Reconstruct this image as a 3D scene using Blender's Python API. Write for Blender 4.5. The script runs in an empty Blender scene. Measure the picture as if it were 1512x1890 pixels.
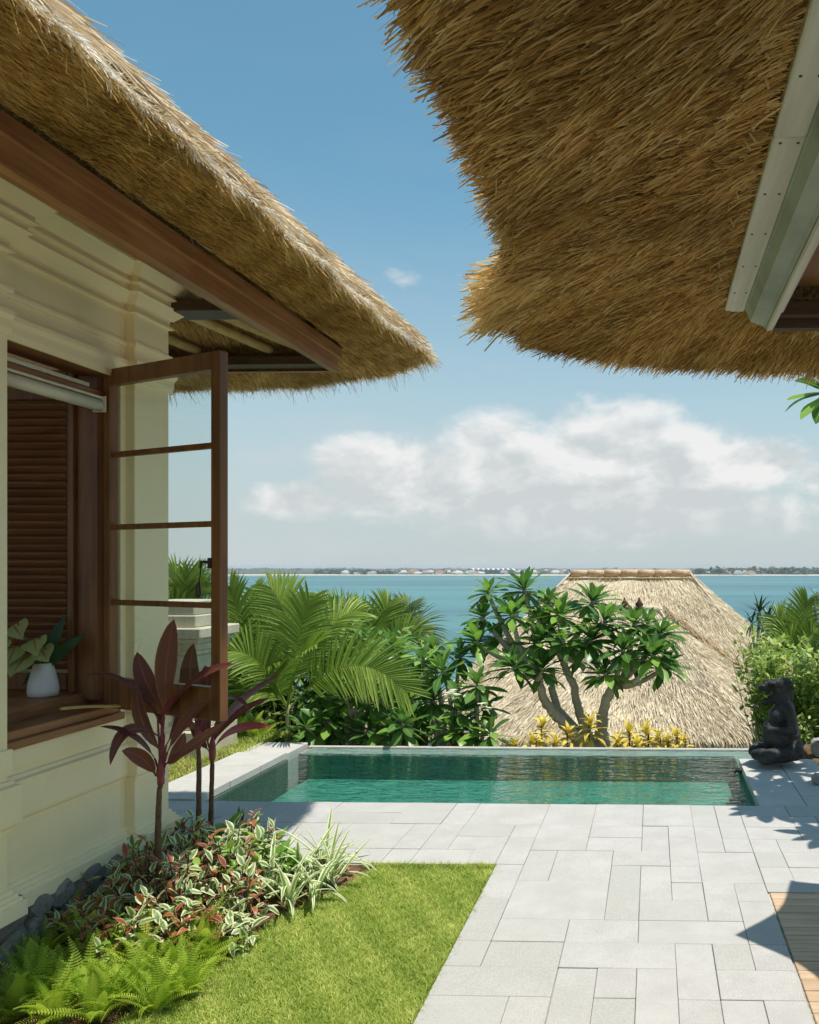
import bpy, bmesh, math, random
import numpy as np
from mathutils import Matrix, Vector
random.seed(7); RNG = np.random.default_rng(7)
SC = bpy.context.scene
COL = SC.collection
rad = math.radians

# ------------------------------------------------------------------ camera
H = 1.8                      # eye height over the paving
YAW = rad(1.79)
FPX, U0, V0 = 1500.0, 1158.0, 1045.0     # focal length, principal point and horizon of the photograph
cam = bpy.data.objects.new('camera', bpy.data.cameras.new('camera'))
COL.objects.link(cam)
cam.location = (0, 0, H); cam.rotation_euler = (rad(90), 0, YAW)
cam.data.sensor_fit = 'AUTO'; cam.data.sensor_width = 36
cam.data.lens = FPX / 1890 * 36
cam.data.shift_x = (756 - U0) / 1890; cam.data.shift_y = (V0 - 945) / 1890
cam.data.clip_start = 0.05; cam.data.clip_end = 40000
SC.camera = cam
RX, RY = math.cos(YAW), math.sin(YAW); GX, GY = -math.sin(YAW), math.cos(YAW)
def ray(u, v):
    a = (u - U0) / FPX
    return Vector((RX*a + GX, RY*a + GY, (V0 - v) / FPX))
def atz(u, v, z=0.0):
    d = ray(u, v); return Vector((0, 0, H)) + d * ((z - H) / d.z)
def atx(u, v, x):
    d = ray(u, v); return Vector((0, 0, H)) + d * (x / d.x)
def aty(u, v, y):
    d = ray(u, v); return Vector((0, 0, H)) + d * (y / d.y)

# ------------------------------------------------------------------ sky, sun, exposure
TOSUN = Vector((0.28, -0.02, 1.0)).normalized()
SUN_EL = math.asin(TOSUN.z); SUN_AZ = math.atan2(TOSUN.x, TOSUN.y)
SUN_STRENGTH = 2.2; SKY_STRENGTH = 0.15; EXPOSURE = 1.27
w = bpy.data.worlds.new('World'); SC.world = w; w.use_nodes = True
nt = w.node_tree; nt.nodes.clear()
class NT:
    """small helper for building node trees"""
    def __init__(s, tree): s.t = tree
    def n(s, typ, **kw):
        nd = s.t.nodes.new(typ)
        for k, v in kw.items():
            if k == 'inp':
                for i, val in v.items():
                    s.set(nd.inputs[i], val)
            else: setattr(nd, k, v)
        return nd
    def set(s, sock, val):
        if isinstance(val, bpy.types.NodeSocket): s.t.links.new(val, sock)
        elif isinstance(val, (tuple, list)) and len(val) == 3 and sock.type == 'RGBA': sock.default_value = (*val, 1)
        else: sock.default_value = val
    def m(s, op, a, b=0.0, c=0.0, clamp=False):
        nd = s.n('ShaderNodeMath', operation=op, use_clamp=clamp)
        s.set(nd.inputs[0], a); s.set(nd.inputs[1], b); s.set(nd.inputs[2], c); return nd.outputs[0]
    def mix(s, f, a, b, typ='MIX'):
        nd = s.n('ShaderNodeMix', data_type='RGBA', blend_type=typ)
        s.set(nd.inputs[0], f); s.set(nd.inputs[6], a); s.set(nd.inputs[7], b); return nd.outputs[2]
    def ramp(s, f, stops, interp='LINEAR'):
        nd = s.n('ShaderNodeValToRGB'); cr = nd.color_ramp; cr.interpolation = interp
        while len(cr.elements) < len(stops): cr.elements.new(0.5)
        for e, (p, c) in zip(cr.elements, stops):
            e.position = p; e.color = (*c, 1) if len(c) == 3 else c
        s.set(nd.inputs[0], f); return nd.outputs[0]
    def noise(s, vec, scale, detail=3, rough=.55, dist=0):
        nd = s.n('ShaderNodeTexNoise'); 
        if vec is not None: s.set(nd.inputs['Vector'], vec)
        nd.inputs['Scale'].default_value = scale; nd.inputs['Detail'].default_value = detail
        nd.inputs['Roughness'].default_value = rough; nd.inputs['Distortion'].default_value = dist
        return nd.outputs[0]
    def mapr(s, v, a, b, c=0.0, d=1.0, smooth=True):
        nd = s.n('ShaderNodeMapRange', interpolation_type='SMOOTHSTEP' if smooth else 'LINEAR')
        s.set(nd.inputs[0], v); nd.inputs[1].default_value = a; nd.inputs[2].default_value = b
        nd.inputs[3].default_value = c; nd.inputs[4].default_value = d; return nd.outputs[0]
    def scale(s, vec, xyz):
        nd = s.n('ShaderNodeMapping'); s.set(nd.inputs[0], vec); nd.inputs['Scale'].default_value = xyz; return nd.outputs[0]
N = NT(nt)
sky = N.n('ShaderNodeTexSky', sky_type='NISHITA', sun_disc=False, sun_elevation=SUN_EL, sun_rotation=SUN_AZ,
          altitude=20, air_density=1.0, dust_density=0.6, ozone_density=1.6)
tc = N.n('ShaderNodeTexCoord').outputs['Generated']
sx = N.n('ShaderNodeSeparateXYZ'); N.set(sx.inputs[0], tc)
az = N.m('MULTIPLY', N.m('ARCTAN2', sx.outputs[0], sx.outputs[1]), 57.2958)
el = N.m('MULTIPLY', N.m('ARCSINE', sx.outputs[2]), 57.2958)
vec = N.scale(tc, (1, 1, 1.7))
n1 = N.noise(vec, 9.0, 7, .58, .3)
n2 = N.noise(vec, 2.6, 4, .5)
n1b = N.noise(N.scale(N.n('ShaderNodeVectorMath', operation='ADD', inp={0: tc, 1: (0.02, 0, .018)}).outputs[0], (1, 1, 1.7)), 9.0, 7, .58, .3)
# cumulus heads as soft ellipses in (azimuth, elevation) degrees, measured off the picture's directions
def azel(u, v):
    d = ray(u, v); return math.degrees(math.atan2(d.x, d.y)), math.degrees(math.atan2(d.z, math.hypot(d.x, d.y)))
val = None
for (u, v, ru, rv) in [(930, 840, 150, 100), (690, 880, 130, 85), (790, 880, 170, 95), (1130, 815, 190, 95), (1270, 860, 180, 95), (1010, 915, 380, 110), (1400, 850, 120, 50),
                       (1150, 950, 380, 70), (560, 925, 110, 45), (1560, 880, 110, 45)]:
    a, e = azel(u, v); a1, _ = azel(u+ru, v); _, e1 = azel(u, v-rv)
    d = N.m('ADD', N.m('POWER', N.m('DIVIDE', N.m('SUBTRACT', az, a), abs(a1-a)), 2), N.m('POWER', N.m('DIVIDE', N.m('SUBTRACT', el, e), abs(e1-e)), 2))
    b = N.m('SUBTRACT', 1.0, d)
    val = b if val is None else N.m('SMOOTH_MAX', val, b, .35)
# a like bank of cloud goes on round the rest of the horizon
bank = N.m('SUBTRACT', N.m('MULTIPLY', N.m('SUBTRACT', n2, .42), 5.0), N.m('POWER', N.m('DIVIDE', N.m('SUBTRACT', el, 4.0), 4.5), 2))
side = N.mapr(N.m('ABSOLUTE', N.m('SUBTRACT', az, -5.0)), 32, 48)
bank = N.m('ADD', bank, N.m('MULTIPLY', N.m('SUBTRACT', side, 1.0), 4.0))
val = N.m('SMOOTH_MAX', val, bank, .3)
# small lone cloud
a, e = azel(752, 510); a1, _ = azel(795, 510); _, e1 = azel(752, 488)
d = N.m('ADD', N.m('POWER', N.m('DIVIDE', N.m('SUBTRACT', az, a), abs(a1-a)), 2), N.m('POWER', N.m('DIVIDE', N.m('SUBTRACT', el, e), abs(e1-e)), 2))
small = N.m('MULTIPLY', N.mapr(N.m('ADD', N.m('SUBTRACT', .75, d), N.m('MULTIPLY', N.m('SUBTRACT', N.noise(vec, 26, 5), .5), 3.4)), 0, 1.3), .75)
n3 = N.noise(vec, 34.0, 5, .6, .2)
field = N.m('ADD', N.m('ADD', val, N.m('MULTIPLY', N.m('SUBTRACT', n1, .5), 2.2)), N.m('MULTIPLY', N.m('SUBTRACT', n3, .5), .7))
dens = N.m('MULTIPLY', N.mapr(field, -.05, .85), .84)
lit = N.m('SUBTRACT', n1, n1b)
shade = N.m('ADD', N.m('ADD', N.mapr(field, .1, 1.7, .34, 0.0), N.m('MULTIPLY', lit, 3.6)), N.mapr(el, 3, 12, .0, .48))
# thin high veil
veil = N.m('MULTIPLY', N.m('MULTIPLY', N.mapr(N.noise(N.scale(tc, (1.2, 1.2, 5)), 3.2, 6, .6, .8), .46, .75), N.mapr(el, 4, 22, .5, .04)), .8)
skyc = N.n('ShaderNodeHueSaturation', inp={'Hue': .485, 'Saturation': 1.0, 'Value': 0.66, 'Color': sky.outputs[0]}).outputs[0]
skyc = N.mix(1.0, skyc, (.49, .63, .60), 'MULTIPLY')
hz = N.mapr(el, -2, 27, .97, 0.0)
skyc = N.mix(hz, skyc, (1.52, 1.70, 1.76))
cloudc = N.ramp(shade, [(0, (.70, .73, .74)), (.38, (.83, .84, .84)), (.80, (1.03, 1.01, .99))])
cloudc = N.mix(1.0, cloudc, (2.5, 2.5, 2.5), 'MULTIPLY')
skyc = N.mix(veil, skyc, (1.75, 1.9, 2.0))
skyc = N.mix(N.m('MULTIPLY', dens, N.mapr(el, -1, 5, .25, 1)), skyc, cloudc)
skyc = N.mix(small, skyc, (1.95, 2.05, 2.1))
bg = N.n('ShaderNodeBackground', inp={0: skyc, 1: SKY_STRENGTH})
out = N.n('ShaderNodeOutputWorld'); N.set(out.inputs[0], bg.outputs[0])
sun = bpy.data.objects.new('sun', bpy.data.lights.new('sun', 'SUN')); COL.objects.link(sun)
sun.data.energy = SUN_STRENGTH; sun.data.angle = rad(.55); sun.data.color = (1, .925, .80)
sun.rotation_euler = TOSUN.to_track_quat('Z', 'Y').to_euler(); sun.location = (2, 0, 12)
SC.view_settings.view_transform = 'Standard'; SC.view_settings.look = 'None'
SC.view_settings.exposure = EXPOSURE; SC.view_settings.gamma = 1; SC.view_settings.use_curve_mapping = False
SC.cycles.max_bounces = 8; SC.cycles.diffuse_bounces = 6; SC.cycles.glossy_bounces = 3
SC.cycles.transparent_max_bounces = 12; SC.cycles.volume_bounces = 0
SC.cycles.use_denoising = True

# ------------------------------------------------------------------ helpers
def setattrs(me, attrs):
    for k, a in (attrs or {}).items():
        at = me.attributes.new(k, 'FLOAT', 'POINT'); at.data.foreach_set('value', np.asarray(a, np.float32))
def mesh(name, V, F, attrs=None, smooth=False):
    """F: a list of index arrays or (n,3)/(n,4) numpy blocks"""
    me = bpy.data.meshes.new(name)
    V = np.asarray(V, np.float32).reshape(-1, 3)
    if isinstance(F, np.ndarray): F = [F]
    if F and isinstance(F[0], np.ndarray) and F[0].ndim == 2:
        loops = np.concatenate([f.ravel() for f in F]).astype(np.int32)
        sizes = np.concatenate([np.full(len(f), f.shape[1]) for f in F]).astype(np.int32)
    else:
        loops = np.array([i for f in F for i in f], np.int32); sizes = np.array([len(f) for f in F], np.int32)
    starts = np.concatenate([[0], np.cumsum(sizes)[:-1]]).astype(np.int32)
    me.vertices.add(len(V)); me.vertices.foreach_set('co', V.ravel())
    me.loops.add(len(loops)); me.loops.foreach_set('vertex_index', loops)
    me.polygons.add(len(sizes)); me.polygons.foreach_set('loop_start', starts)
    me.polygons.foreach_set('use_smooth', np.full(len(sizes), bool(smooth)))
    setattrs(me, attrs)
    me.update(calc_edges=True); me.validate()
    return me
def link(name, me, mat=None, parent=None, M=None):
    o = bpy.data.objects.new(name, me); COL.objects.link(o)
    if mat is not None and me is not None and len(me.materials) == 0: me.materials.append(mat)
    if M is not None: o.matrix_basis = M
    if parent is not None:
        o.parent = parent
        if parent.type == 'EMPTY': o.matrix_parent_inverse = Matrix.Translation(-Vector(parent.location))
    return o
def thing(name, loc, label, cat, group=None):
    o = bpy.data.objects.new(name, None); COL.objects.link(o); o.location = loc; o.empty_display_size = .1
    return tag(o, label, cat, group)
def tag(o, label=None, cat=None, group=None, kind=None):
    if label: o['label'] = label
    if cat: o['category'] = cat
    if group: o['group'] = group
    if kind: o['kind'] = kind
    return o
class MB:
    """collects boxes, tubes and prisms into one mesh"""
    def __init__(s): s.V = []; s.F = []
    def add(s, V, F):
        b = len(s.V); s.V += [tuple(v) for v in V]; s.F += [[i + b for i in f] for f in F]; return s
    def box(s, x0, x1, y0, y1, z0, z1, ch=.003, M=None):
        c = [(x0, x1), (y0, y1), (z0, z1)]; V = []; idx = {}
        for i in (0, 1):
            for j in (0, 1):
                for k in (0, 1):
                    sg = (i, j, k)
                    for a in range(3):
                        p = [c[q][sg[q]] for q in range(3)]
                        for q in range(3):
                            if q != a: p[q] += ch if sg[q] == 0 else -ch
                        idx[(i, j, k, a)] = len(V); V.append(p)
        F = []
        for a in range(3):
            b, d = (a+1) % 3, (a+2) % 3
            for sgn in (0, 1):
                q = []
                for (u, v) in ((0, 0), (1, 0), (1, 1), (0, 1)):
                    t = [0, 0, 0]; t[a] = sgn; t[b] = u; t[d] = v; q.append(idx[(*t, a)])
                F.append(q if sgn else q[::-1])
            for u in (0, 1):
                for v in (0, 1):
                    t0 = [0, 0, 0]; t0[b] = u; t0[d] = v; t1 = list(t0); t1[a] = 1
                    q = [idx[(*t0, b)], idx[(*t1, b)], idx[(*t1, d)], idx[(*t0, d)]]
                    F.append(q if (u ^ v) else q[::-1])
        for i in (0, 1):
            for j in (0, 1):
                for k in (0, 1):
                    t = [idx[(i, j, k, a)] for a in range(3)]
                    F.append(t if (i + j + k) % 2 else t[::-1])
        if M is not None: V = [M @ Vector(v) for v in V]
        return s.add(V, F)
    def tube(s, P, R, n=10, cap=True):
        P = [Vector(p) for p in P]
        if not isinstance(R, (list, tuple)): R = [R] * len(P)
        V = []; F = []; up = Vector((.3, .2, 1)).normalized(); ref = None
        for i, p in enumerate(P):
            t = (P[min(i+1, len(P)-1)] - P[max(i-1, 0)]).normalized()
            if ref is None: ref = t.cross(up if abs(t.dot(up)) < .95 else Vector((1, 0, 0))).normalized()
            ref = (ref - t * ref.dot(t)).normalized(); bt = t.cross(ref)
            for k in range(n):
                a = 2*math.pi*k/n; V.append(p + (ref*math.cos(a) + bt*math.sin(a)) * R[i])
        for i in range(len(P)-1):
            for k in range(n): F.append([i*n+k, i*n+(k+1) % n, (i+1)*n+(k+1) % n, (i+1)*n+k])
        if cap: F.append(list(range(n))[::-1]); F.append([(len(P)-1)*n+k for k in range(n)])
        return s.add(V, F)
    def lathe(s, prof, c, n=20):
        V = []; F = []
        for (r, z) in prof:
            for k in range(n): V.append((c[0]+r*math.cos(2*math.pi*k/n), c[1]+r*math.sin(2*math.pi*k/n), c[2]+z))
        for i in range(len(prof)-1):
            for k in range(n): F.append([i*n+k, i*n+(k+1) % n, (i+1)*n+(k+1) % n, (i+1)*n+k])
        F.append(list(range(n))[::-1]); F.append([(len(prof)-1)*n+k for k in range(n)])
        return s.add(V, F)
    def sweep(s, path, prof, close_ends=True):
        """profile of (out, z) along a plan path; 'out' is to the right of travel, mitred"""
        n = len(path); m = len(prof); V = []; F = []
        for i in range(n):
            ds = []
            if i > 0: ds.append((Vector(path[i]) - Vector(path[i-1])).normalized())
            if i < n-1: ds.append((Vector(path[i+1]) - Vector(path[i])).normalized())
            ns = [Vector((d.y, -d.x)) for d in ds]
            nn = sum(ns, Vector((0, 0)));  nn = nn / max(1e-6, nn.dot(ns[0]))
            for (o, z) in prof: V.append((path[i][0] + nn.x*o, path[i][1] + nn.y*o, z))
        for i in range(n-1):
            for k in range(m-1): F.append([i*m+k, (i+1)*m+k, (i+1)*m+k+1, i*m+k+1])
        if close_ends: F.append(list(range(m))); F.append([(n-1)*m+k for k in range(m)][::-1])
        return s.add(V, F)
    def build(s, name, mat, parent=None, smooth=False, M=None):
        return link(name, mesh(name, s.V, s.F, smooth=smooth), mat, parent, M)
def basis(d, up=Vector((0, 0, 1))):
    d = Vector(d).normalized(); sd = d.cross(up)
    if sd.length < 1e-4: sd = d.cross(Vector((1, 0, .2)))
    sd.normalize(); nm = sd.cross(d)
    return sd, d, nm
def frame(p, d, up=Vector((0, 0, 1)), s=1.0, roll=0.0):
    sd, d, nm = basis(d, Vector(up))
    if roll: sd, nm = sd*math.cos(roll) + nm*math.sin(roll), nm*math.cos(roll) - sd*math.sin(roll)
    return Matrix(((sd.x*s, d.x*s, nm.x*s, p[0]), (sd.y*s, d.y*s, nm.y*s, p[1]), (sd.z*s, d.z*s, nm.z*s, p[2]), (0, 0, 0, 1)))
def U(a, b): return random.uniform(a, b)
def bez(p0, p1, p2, t): return p0*(1-t)**2 + p1*2*t*(1-t) + p2*t*t
def smoothpath(P, n):
    """catmull-rom through points"""
    P = [Vector(p) for p in P]; out = []
    Q = [P[0]*2-P[1]] + P + [P[-1]*2-P[-2]]
    for i in range(1, len(Q)-2):
        for k in range(n):
            t = k/n; a, b, c, d = Q[i-1], Q[i], Q[i+1], Q[i+2]
            out.append(.5*((2*b) + (c-a)*t + (2*a-5*b+4*c-d)*t*t + (3*b-a-3*c+d)*t**3))
    out.append(P[-1]); return out

# ------------------------------------------------------------------ materials
def material(name):
    m = bpy.data.materials.new(name); m.use_nodes = True; m.node_tree.nodes.clear()
    return m, NT(m.node_tree)
def finish(T, shader): o = T.n('ShaderNodeOutputMaterial'); T.set(o.inputs[0], shader)
def princ(T, col, rough=.6, spec=.3, normal=None, metal=0):
    p = T.n('ShaderNodeBsdfPrincipled'); T.set(p.inputs['Base Color'], col); T.set(p.inputs['Roughness'], rough)
    p.inputs['Specular IOR Level'].default_value = spec; p.inputs['Metallic'].default_value = metal
    if normal is not None: T.set(p.inputs['Normal'], normal)
    return p.outputs[0]
def bump(T, h, strength=.3, dist=.01):
    b = T.n('ShaderNodeBump'); b.inputs['Strength'].default_value = strength; b.inputs['Distance'].default_value = dist
    T.set(b.inputs['Height'], h); return b.outputs[0]
def objc(T): return T.n('ShaderNodeTexCoord').outputs['Object']
def attr(T, n): return T.n('ShaderNodeAttribute', attribute_name=n).outputs['Fac']
def orand(T): return T.n('ShaderNodeObjectInfo').outputs['Random']

def mk_plaster(name, col, dirt=.12):
    m, T = material(name); c = objc(T)
    a = T.noise(c, 1.6, 5, .6); b = T.noise(T.scale(c, (6, 6, .7)), 2.0, 4)
    k = T.mix(T.mapr(a, .35, .75, 0, .6), col, tuple(x*.88 for x in col))
    k = T.mix(T.mapr(b, .55, .8, 0, dirt), k, (.22, .2, .15))
    k = T.mix(T.mapr(T.noise(T.scale(c, (9, 9, .55)), 3.0, 6, .65), .58, .75, 0, .09), k, (.46, .41, .28))
    h = T.m('ADD', T.noise(c, 180, 2), T.m('MULTIPLY', T.noise(c, 14, 3), .8)); finish(T, princ(T, k, .75, .2, bump(T, h, .14, .0025))); return m
def mk_wood(name, c1, c2, axis=1, rough=.45, spec=.35, scale=1.0):
    m, T = material(name); s = [26, 26, 26]; s[axis] = 1.6
    c = objc(T); v = T.scale(c, tuple(x*scale for x in s))
    off = T.n('ShaderNodeVectorMath', operation='ADD'); T.set(off.inputs[0], v)
    cr = T.n('ShaderNodeCombineXYZ'); r = orand(T); T.set(cr.inputs[0], T.m('MULTIPLY', r, 40)); T.set(cr.inputs[1], T.m('MULTIPLY', r, 17)); T.set(off.inputs[1], cr.outputs[0])
    n = T.noise(off.outputs[0], 1.0, 5, .6, .6); n2 = T.noise(c, 2.2, 3)
    f = T.m('ADD', T.m('MULTIPLY', n, .75), T.m('MULTIPLY', n2, .35))
    k = T.mix(T.mapr(f, .32, .78), c1, c2)
    k = T.mix(T.m('MULTIPLY', T.m('SUBTRACT', r, .5), .5, clamp=True), k, c1)
    finish(T, princ(T, k, T.mapr(n, 0, 1, rough-.1, rough+.15, False), spec, bump(T, n, .25, .003))); return m
def mk_straw(name, dark, mid, light, transl=.18, sc=1.0):
    """per-straw colour comes from the stalk's own random tone"""
    m, T = material(name); r = attr(T, 'rnd')
    k = T.ramp(r, [(0, dark), (.5, mid), (1, light)])
    n = T.noise(objc(T), 3.2*sc, 4); k = T.mix(T.mapr(n, .38, .72, 0, .45), k, dark)
    s = princ(T, k, .7, .2)
    tr = T.n('ShaderNodeBsdfTranslucent'); T.set(tr.inputs[0], k)
    mx = T.n('ShaderNodeMixShader'); mx.inputs[0].default_value = transl; T.set(mx.inputs[1], s); T.set(mx.inputs[2], tr.outputs[0])
    finish(T, mx.outputs[0]); return m
def mk_thatchbase(name, dark, mid):
    m, T = material(name); c = objc(T); n = T.noise(T.scale(c, (60, 60, 60)), 1.0, 3)
    finish(T, princ(T, T.mix(T.mapr(n, .3, .7), dark, mid), .9, .1, bump(T, n, .8, .02))); return m
def mk_leaf(name, dark, light, rib=None, ribw=.12, edge=None, edgew=.75, transl=.25, rough=.42, spec=.4, rnd='obj', young=None, spot=0):
    m, T = material(name); r = orand(T) if rnd == 'obj' else attr(T, 'rnd'); u = attr(T, 'u'); v = attr(T, 'v')
    n = T.noise(objc(T), 60, 2)
    k = T.mix(T.m('ADD', T.m('MULTIPLY', r, .85), T.m('MULTIPLY', T.m('SUBTRACT', n, .5), .4), clamp=True), dark, light)
    if young: k = T.mix(T.mapr(r, .72, .95, 0, 1), k, young)
    if edge: k = T.mix(T.mapr(T.m('ADD', u, T.m('MULTIPLY', T.m('SUBTRACT', n, .5), .5)), edgew-.14, edgew+.1), k, edge)
    if rib: k = T.mix(T.mapr(u, ribw*.4, ribw, 1, 0), k, rib)
    if spot: k = T.mix(T.mapr(T.noise(objc(T), 25, 3), .62, .75, 0, spot), k, (.14, .10, .04))
    s = princ(T, k, rough, spec)
    tr = T.n('ShaderNodeBsdfTranslucent'); T.set(tr.inputs[0], T.mix(.35, k, T.mix(1.0, k, (1.5, 1.6, .7), 'MULTIPLY')))
    mx = T.n('ShaderNodeMixShader'); mx.inputs[0].default_value = transl; T.set(mx.inputs[1], s); T.set(mx.inputs[2], tr.outputs[0])
    finish(T, mx.outputs[0]); return m
def mk_stone(name, c1, c2, c3=None, speck=220, rough=.8, vary=0.0, bumps=.25, spec=.2):
    m, T = material(name); c = objc(T)
    off = T.n('ShaderNodeVectorMath', operation='ADD'); T.set(off.inputs[0], c)
    cr = T.n('ShaderNodeCombineXYZ'); r = orand(T); T.set(cr.inputs[0], T.m('MULTIPLY', r, 31)); T.set(cr.inputs[2], T.m('MULTIPLY', r, 13)); T.set(off.inputs[1], cr.outputs[0])
    v = off.outputs[0]
    a = T.noise(v, 5, 5, .6); b = T.noise(v, speck, 2, .5); d = T.noise(v, 1.1, 4, .55)
    k = T.mix(T.mapr(a, .3, .72), c1, c2)
    if c3: k = T.mix(T.mapr(r, .62, .98, 0, .75), k, c3)
    k = T.mix(T.mapr(d, .5, .8, 0, .35), k, tuple(x*.72 for x in c1))
    k = T.mix(T.mapr(b, .36, .64, -.0, .30), k, tuple(min(1, x*1.28) for x in c2))
    k = T.mix(T.mapr(b, .62, .36, 0, .0 if speck < 100 else .30), k, tuple(x*.6 for x in c1))
    if vary: k = T.mix(T.m('MULTIPLY', r, vary), k, tuple(x*.65 for x in c1))
    finish(T, princ(T, k, rough, spec, bump(T, T.m('ADD', T.m('MULTIPLY', b, .4), a), bumps, .004))); return m
def mk_plain(name, col, rough=.6, spec=.3, vary=.15, scale=20, metal=0):
    m, T = material(name); n = T.noise(objc(T), scale, 4)
    finish(T, princ(T, T.mix(T.mapr(n, .3, .75, 0, 1), col, tuple(x*(1-vary) for x in col)), rough, spec, bump(T, n, .08, .003), metal)); return m
MT = {}
MT['wall'] = mk_plaster('cream_plaster', (.91, .79, .51), .04)
MT['trim'] = mk_plaster('cream_trim', (.92, .80, .53), .03)
MT['wood'] = mk_wood('brown_timber', (.20, .085, .034), (.44, .215, .090), 1)
MT['woodz'] = mk_wood('brown_joinery', (.12, .050, .020), (.28, .125, .050), 2, .38)
MT['woodx'] = mk_wood('brown_louvre_wood', (.15, .062, .028), (.32, .14, .06), 0, .42)
MT['darkwood'] = mk_wood('dark_timber', (.050, .027, .016), (.12, .065, .036), 0)
MT['deck'] = mk_wood('deck_timber', (.42, .29, .19), (.64, .49, .35), 0, .6, .2)
MT['greywood'] = mk_wood('weathered_white_timber', (.58, .54, .47), (.80, .77, .70), 1, .7, .2)
MT['greenpaint'] = mk_plain('pale_green_paint', (.42, .47, .41), .5, .3, .35, 5)
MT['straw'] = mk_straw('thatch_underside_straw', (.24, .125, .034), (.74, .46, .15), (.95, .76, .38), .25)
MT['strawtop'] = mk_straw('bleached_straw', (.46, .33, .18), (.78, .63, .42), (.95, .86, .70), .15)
MT['strawtip'] = mk_straw('sunlit_rim_straw', (.50, .40, .27), (.86, .78, .65), (.97, .94, .88), .25)  # bleached straw painted whiter still, for sun on the thatch edge
MT['hutstraw'] = mk_straw('pale_thatch_straw', (.54, .44, .30), (.82, .72, .54), (.96, .91, .79), .1, .4)
MT['thatchbase'] = mk_thatchbase('thatch_body', (.09, .05, .016), (.30, .18, .06))
MT['hutbase'] = mk_thatchbase('pale_thatch_body', (.50, .41, .29), (.78, .68, .52))
MT['bamboo'] = mk_wood('bamboo', (.40, .27, .10), (.62, .46, .20), 1, .4)
MT['terracotta'] = mk_plain('clay', (.72, .50, .32), .8, .2, .4, 14)
MT['carved'] = mk_plain('dark_red_clay', (.10, .040, .025), .8, .2, .4, 60)
MT['paver'] = mk_stone('pale_grey_paver', (.405, .40, .393), (.48, .475, .47), (.385, .39, .365), 260, .82)
MT['coping'] = mk_stone('coping_stone', (.42, .415, .395), (.51, .50, .485), (.40, .41, .375), 260, .8)
MT['joint'] = mk_stone('joint_sand', (.22, .21, .15), (.56, .54, .48), None, 60, .95)
MT['pedestal'] = mk_stone('weathered_limestone', (.42, .40, .31), (.58, .55, .44), None, 60, .9, .2, .5)
MT['rubble'] = mk_stone('rubble_stone', (.17, .16, .14), (.34, .32, .285), None, 40, .9, .5, .6)
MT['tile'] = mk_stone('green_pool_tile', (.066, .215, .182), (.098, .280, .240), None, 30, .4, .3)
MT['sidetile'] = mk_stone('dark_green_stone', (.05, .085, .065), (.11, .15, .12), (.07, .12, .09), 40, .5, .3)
MT['ledge'] = mk_stone('wet_edge_stone', (.20, .22, .21), (.33, .35, .34), None, 120, .4, 0, .15)
MT['statue'] = mk_stone('black_basalt', (.012, .012, .012), (.062, .060, .057), None, 60, .55, 0, 1.0)
MT['boulder'] = mk_stone('grey_boulder', (.20, .19, .165), (.36, .35, .31), None, 50, .9, 0, .5)
MT['soil'] = mk_stone('garden_soil', (.075, .042, .024), (.17, .105, .066), None, 60, .98, 0, 1.0)
MT['white'] = mk_plain('white_glaze', (.74, .74, .70), .35, .5, .08)
MT['blind'] = mk_plain('pale_blind_metal', (.70, .66, .52), .4, .5, .08)
MT['iron'] = mk_plain('dark_iron', (.03, .028, .025), .45, .5, .3)
MT['canvas'] = mk_plain('off_white_canvas', (.62, .58, .50), .9, .1)
MT['trunk'] = mk_stone('frangipani_bark', (.42, .365, .28), (.64, .575, .47), None, 50, .9, 0, .8)
MT['stem'] = mk_plain('green_stem', (.22, .27, .07), .6, .3, .4)
MT['brownstem'] = mk_plain('ringed_brown_stem', (.16, .10, .065), .8, .2, .5, 60)
MT['palmstem'] = mk_plain('pale_palm_stem', (.36, .36, .18), .6, .3, .4)
MT['plumeria'] = mk_leaf('frangipani_leaf', (.060, .155, .036), (.16, .32, .06), (.32, .44, .18), .07, None, .7, .34, .34, .45, young=(.27, .48, .08))
MT['plumeria_far'] = mk_leaf('frangipani_leaf_mass', (.060, .155, .036), (.16, .32, .06), (.32, .44, .18), .07, None, .7, .34, .34, .45, 'attr', young=(.27, .48, .08))
MT['palm'] = mk_leaf('palm_leaflet', (.13, .23, .030), (.36, .48, .08), None, .1, None, .7, .35, .42, .4, 'attr')
MT['palmdark'] = mk_leaf('blue_green_palm_leaflet', (.09, .15, .055), (.22, .30, .13), None, .1, None, .7, .3, .5, .3, 'attr')
MT['fern'] = mk_leaf('fern_pinna', (.26, .41, .035), (.60, .70, .13), None, .1, None, .7, .38, .5, .3, 'obj')
MT['croton'] = mk_leaf('yellow_croton_leaf', (.50, .38, .04), (.88, .74, .14), (.86, .74, .28), .12, None, .7, .25, .45, .35, 'obj', spot=.8)
MT['cordyline'] = mk_leaf('burgundy_cordyline_leaf', (.095, .030, .028), (.19, .060, .050), (.30, .07, .085), .10, (.34, .10, .11), .97, .22, .36, .5, 'obj')
MT['pinkleaf'] = mk_leaf('pink_red_cordyline_leaf', (.24, .030, .045), (.33, .06, .07), (.40, .10, .11), .1, None, .9, .3, .4, .4, 'obj')
MT['pinkstem'] = mk_plain('pink_petiole', (.28, .065, .075), .5, .3, .4)
MT['lily'] = mk_leaf('striped_lily_leaf', (.18, .30, .07), (.28, .42, .12), None, .1, (.82, .84, .62), .52, .3, .45, .35, 'obj')
MT['varie'] = mk_leaf('cream_edged_leaf', (.10, .22, .07), (.20, .36, .13), None, .1, (.76, .73, .48), .56, .28, .45, .35, 'obj', spot=.6)
MT['redleaf'] = mk_leaf('bronze_red_leaf', (.22, .05, .035), (.42, .15, .06), None, .1, (.50, .28, .16), .75, .25, .4, .4, 'obj')
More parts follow.
